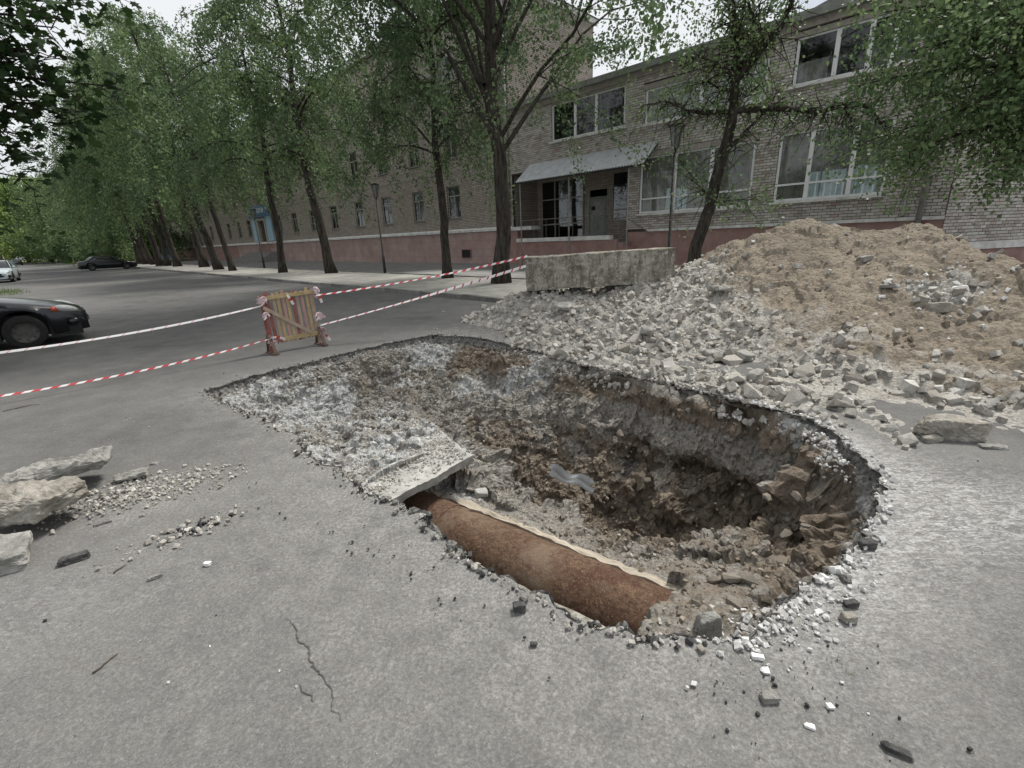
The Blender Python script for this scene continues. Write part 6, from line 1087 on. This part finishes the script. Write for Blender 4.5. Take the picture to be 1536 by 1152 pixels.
# ================================================================== cars
def car(name, label, loc, rz, paint, kind='sedan', Lc=4.6, W=1.76, detail=True):
    o = tag(empty(name, loc, (0, 0, rz)), label, 'car', None); hl = Lc / 2; xf, xr, rw = hl - .93, -hl + 1.02, .315
    hood = [(-hl, .78), (-hl + .12, .92), (-hl + .75, .98), (-.9, .95), (.75, .93), (1.0, .95), (hl - .75, .82), (hl - .28, .70), (hl - .05, .60), (hl, .52)] if kind == 'sedan' else [(-hl, .80), (-hl + .1, .92), (.55, .90), (.75, .92), (hl - .4, .78), (hl - .08, .68), (hl, .58)]
    hx_, hz_ = np.array(hood).T; n = 84; xs_ = -hl + Lc * (.5 - .5 * np.cos(np.linspace(0, math.pi, n))); V = []
    for x in xs_:
        e = abs(x) / hl; hwid = W / 2 * (1 - .20 * e ** 7 - .035 * e ** 2); zs_ = np.interp(x, hx_, hz_); zb_ = .20 + .04 * e ** 6
        for xw in (xf, xr):
            if abs(x - xw) < rw + .06: zb_ = max(zb_, rw + math.sqrt((rw + .06) ** 2 - (x - xw) ** 2))
        zb_ = min(zb_, zs_ - .1); zm = zb_ + (zs_ - zb_) * .5; c_ = .045 if x > .9 else .02
        half = [(hwid * .86, zb_), (hwid * .985, zb_ + .012), (hwid, zm), (hwid * .985, zs_ - .10), (hwid * .95, zs_ - .03), (hwid * .86, zs_), (hwid * .45, zs_ + c_ * .8), (0, zs_ + c_)]
        ring = [(x, y, z) for y, z in half] + [(x, -y, z) for y, z in half[-2::-1]]; V.append(ring)
    V = np.array(V); mb = MB().sheet(V); mb.poly(V[0]); mb.poly(V[-1][::-1]); mb.build('body', MAT[paint], o, True)
    mb = MB(); 
    for a, b in ((-hl + .15, xr - rw - .02), (xr + rw + .02, xf - rw - .02), (xf + rw + .02, hl - .12)): mb.box((a, -W / 2 + .1, .17), (b, W / 2 - .1, .5))
    mb.box((-hl + .2, -W / 2 + .26, .2), (hl - .2, W / 2 - .26, .62)); mb.build('underbody', MAT['plastic'], o)
    # glasshouse
    if kind == 'sedan': g0, g1, g2, g3, zr_ = -1.75, -.85, .30, 1.12, 1.40
    else: g0, g1, g2, g3, zr_ = -hl + .12, -hl + .55, .05, .80, 1.40
    st_ = []
    for x in np.linspace(g0, g3, 30):
        t_ = np.clip(min((x - g0) / (g1 - g0), (g3 - x) / (g3 - g2)), 0, 1); t_ = math.sin(t_ * math.pi / 2) ** .85; zs_ = np.interp(x, hx_, hz_) - .01; z = zs_ + (zr_ - zs_) * t_; wb = W / 2 * .93; wt = W / 2 * (.93 - .23 * t_)
        st_.append([(x, wb, zs_), (x, wb + (wt - wb) * .9, zs_ + (z - zs_) * .9), (x, wt * .86, z), (x, 0, z + .02 * t_), (x, -wt * .86, z), (x, -(wb + (wt - wb) * .9), zs_ + (z - zs_) * .9), (x, -wb, zs_)])
    st_ = np.array(st_); MB().sheet(st_).build('windows', MAT['carglass'], o, True); rfm = st_[:, 2:5].copy(); rfm[..., 2] += .008; k_ = (st_[:, 3, 2] > zr_ - .05); MB().sheet(rfm[k_]).build('roof', MAT[paint], o, True)
    mb = MB()
    for sg in (1, -1):
        for x in (g2 + .02, (g1 + g2) / 2 - .1, g1):
            i = np.argmin(abs(st_[:, 0, 0] - x)); i2 = i
            if x > g2: i2 = np.argmin(abs(st_[:, 0, 0] - g3 + .05))
            elif x <= g1: i2 = np.argmin(abs(st_[:, 0, 0] - g0 - .25))
            a, b = st_[i2, 0], st_[i, 1]; mb.bar((a[0], sg * (abs(a[1]) + .002), a[2]), (b[0], sg * (abs(b[1]) + .006), b[2] + .05), .05, .03, (0, 1, 0))
    mb.build('pillars', MAT[paint], o)
    tyre = MB(); pr = [(-.10, .20), (-.10, .27), (-.085, .305), (-.05, rw), (.05, rw), (.085, .305), (.10, .27), (.10, .20)]; an = np.linspace(0, 2 * math.pi, 33); tyre.sheet([[(r_ * math.cos(a), y, r_ * math.sin(a)) for y, r_ in pr] for a in an]); tm = tyre.mesh('tyre', True)
    rm_ = MB(); rp_ = [(.095, .20), (.075, .195), (.05, .17), (.062, .10), (.055, .05), (.055, 0.001)]; rm_.sheet([[(r_ * math.cos(a), y, r_ * math.sin(a)) for y, r_ in rp_] for a in an])
    for q_ in range(8): a = q_ * math.pi / 4; rm_.tube([(.145 * math.cos(a), .05, .145 * math.sin(a)), (.145 * math.cos(a), .062, .145 * math.sin(a))], .016, 6)
    rme = rm_.mesh('rim', True)
    for x in (xf, xr):
        for sg in (1, -1):
            w_ = link('wheel', tm, MAT['tyre'], o); w_.location = (x, sg * (W / 2 - .115), rw); w_.rotation_euler = (0, 0, 0 if sg > 0 else math.pi); link('rim', rme, MAT['rim'], w_)
    # lamps, bumpers, plates, mirrors
    for sg in (1, -1):
        bm = bmesh.new(); bmesh.ops.create_icosphere(bm, subdivisions=3, radius=1); Vv = np.array([v.co for v in bm.verts]); Tt = [[v.index for v in f.verts] for f in bm.faces]; bm.free()
        h = MB().add(Vv * (.21, .12, .075) @ np.array(Euler((0, R(14), sg * R(-38))).to_matrix()).T + (hl - .27, sg * (W / 2 - .20), .665), None, Tt).build('headlight', MAT['lamp'], o, True)
        MB().add(Vv * (.085, .05, .055) @ np.array(Euler((0, R(14), sg * R(-30))).to_matrix()).T + (hl - .43, sg * (W / 2 - .095), .685), None, Tt).build('indicator', MAT['lampred'], h, True)
        MB().add(Vv * (.08, .17, .07) + (-hl + .09, sg * (W / 2 - .30), .80), None, Tt).build('tail_light', MAT['lampred'], o, True)
        MB().add(Vv * (.06, .10, .065) + (g3 - .25, sg * (W / 2 + .06), .98), None, Tt).build('mirror', MAT[paint], o, True)
        if detail: MB().add(Vv * (.03, .06, .03) + (hl - .10, sg * (W / 2 - .34), .33), None, Tt).build('fog_light', MAT['lamp'], o, True)
    MB().box((hl - .06, -.42, .44), (hl + .012, .42, .58)).build('grille', MAT['plastic'], o)
    bpm = MB(); P = [(hl - .30, y_, .34) for y_ in (0,)]; yy = np.linspace(-W / 2 + .05, W / 2 - .05, 15); bpm.tube([(hl - .02 - .32 * (abs(y_) / (W / 2)) ** 4, y_, .42) for y_ in yy], .075, 8); bpm.build('bumper', MAT[paint] if kind == 'sedan' else MAT['plastic'], o, True)
    bpm = MB(); bpm.tube([(-hl + .02 + .25 * (abs(y_) / (W / 2)) ** 4, y_, .45) for y_ in yy], .08, 8); bpm.build('bumper', MAT[paint] if kind == 'sedan' else MAT['plastic'], o, True)
    MB().box((-hl - .02, -.26, .62), (-hl + .05, .26, .73)).build('number_plate', MAT['frame'], o)
    if kind == 'hatch':
        for x in (-.7, .1): MB().bar((x, -.6, 1.47), (x, .6, 1.47), .05, .03).build('roof_bar', MAT['iron'], o)
    return o
wl = gp(38, 523) + (.17, .08, 0); hd = R(44); fx = np.array([math.cos(hd), math.sin(hd), 0]); rt_ = np.array([math.sin(hd), -math.cos(hd), 0]); c0 = wl - fx * (4.75 / 2 - .93) - rt_ * (1.8 / 2 - .115)
car('parked_car', 'black saloon car nose at the left edge behind the tape', c0, hd, 'black', 'sedan', 4.75, 1.8).scale = (.93, .93, .93)
car('parked_car', 'pale silver hatchback with roof bars at the far left', gp(22, 423) + (-1.5, .6, 0), R(-52), 'silver', 'hatch', 4.0, 1.68)
car('parked_car', 'black saloon car parked across the road by the distant trees', sn(64.5, 5.9), R(43), 'black', 'sedan', 4.7, 1.76)
car('parked_car', 'dark car far down the street', sn(150, -1.4), R(133), 'cardark', 'sedan', 4.5, 1.74, False); car('parked_car', 'white car half cut off by the left edge far away', sn(88, -3.4), R(130), 'carwhite', 'hatch', 4.2, 1.7, False)
# ================================================================== lamps, sticks, tufts
def lamp(base, hgt, label):
    o = tag(empty('park_lamp', base), label, 'lamp', 'lantern posts by the pavement'); MB().tube([(0, 0, 0), (0, 0, .9), (0, 0, .92), (0, 0, hgt - .62)], [.075, .07, .045, .04], 12).build('post', MAT['iron'], o, True)
    ln = MB(); hx6 = np.arange(6) * math.pi / 3; z0, z1 = hgt - .62, hgt - .08; lo = [(.085 * math.cos(a), .085 * math.sin(a), z0) for a in hx6]; hi = [(.17 * math.cos(a), .17 * math.sin(a), z1) for a in hx6]; ln.add(lo + hi, [(i, (i + 1) % 6, 6 + (i + 1) % 6, 6 + i) for i in range(6)]); h = ln.build('lantern', MAT['lantern'], o)
    bars = MB(); [bars.bar(np.array(a) * (1.03, 1.03, 1), np.array(b) * (1.03, 1.03, 1), .018, .018, (.3, .9, .1)) for a, b in zip(lo, hi)]; bars.build('lantern_bars', MAT['iron'], h)
    MB().prism([(.23 * math.cos(a), .23 * math.sin(a)) for a in hx6], z1, z1 + .035, 2).prism([(.12 * math.cos(a), .12 * math.sin(a)) for a in hx6], z1 + .036, z1 + .085, 2).build('lantern_cap', MAT['iron'], o); return o
p = aty(1004, 364, 13.8); lamp((p[0], 13.8, .06), 4.25, 'dark lantern post before the wide window right of the awning'); lamp(gp(578, 412.5), 4.3, 'dark lantern post between the row trees left of the awning'); lamp(gp(397, 404), 4.3, 'lantern post before the blue school portal')
for px, lb in ((((142, 1009), (187, 983)), 'long thin dry twig on the asphalt at lower left'), (((4, 618), (46, 608)), 'forked dark twig on the road at the left edge'), (((172, 862), (186, 852)), 'short dark twig below the tar lump')):
    a, b = gp(*px[0]), gp(*px[1]); t_ = np.linspace(0, 1, 8)[:, None]; P = a + (b - a) * t_; P[:, 2] = .008; P[:, :2] += np.cumsum(RNG.normal(size=(8, 2)) * .004, 0); mb = MB().tube(P, np.linspace(.004, .002, 8), 5)
    if 'forked' in lb: mb.tube([P[3], P[3] + (.10, .06, .01), P[3] + (.2, .07, .012)], [.004, .003, .002], 5)
    tag(mb.build('twig', MAT['twig'], None, True), lb, 'twig')
def tufts(name, pts, n, h, spread, label, seed):
    rg_ = np.random.default_rng(seed); pts = np.asarray(pts); b = pts[rg_.integers(0, len(pts), n)] + np.c_[rg_.normal(size=(n, 2)) * spread, np.zeros(n)]; dd = np.c_[rg_.normal(size=(n, 2)) * .45, np.ones(n)]; dd /= np.linalg.norm(dd, axis=1)[:, None]; hh = h * (.4 + .8 * rg_.random(n))[:, None]; sd_ = np.c_[rg_.normal(size=(n, 2)), np.zeros(n)]; sd_ /= np.linalg.norm(sd_, axis=1)[:, None]
    V = np.stack([b - sd_ * hh * .06, b + sd_ * hh * .06, b + dd * hh], 1).reshape(-1, 3); tag(MB().add(V, None, np.arange(n * 3).reshape(-1, 3)).build(name, MAT['blade'], None), label, kind='stuff')
v = [gp(x, 440 + 3 * math.sin(x)) for x in range(-30, 24, 4)]; tufts('grass_tufts', v, 500, .22, .25, 'weeds growing at the road edge behind the black car', 3)
v = [gp(1262, 1000), gp(1268, 1008), gp(1262, 995)]; tufts('grass_sprig', v, 12, .03, .006, 'tiny green sprig in an asphalt crack at lower right', 4)
v = [sn(s, 6.5 + 5 * RNG.random()) for s in np.linspace(95, 150, 60)]; tufts('verge_weeds', v, 3000, .5, 1.2, 'rough grass on the verge under the far trees', 5)
v = [sn(s, n_) for s in np.linspace(22, 110, 60) for n_ in (-6.8, -7.6)]; tufts('verge_weeds', v, 3500, .35, .5, 'rough grass on the left roadside verge', 6)
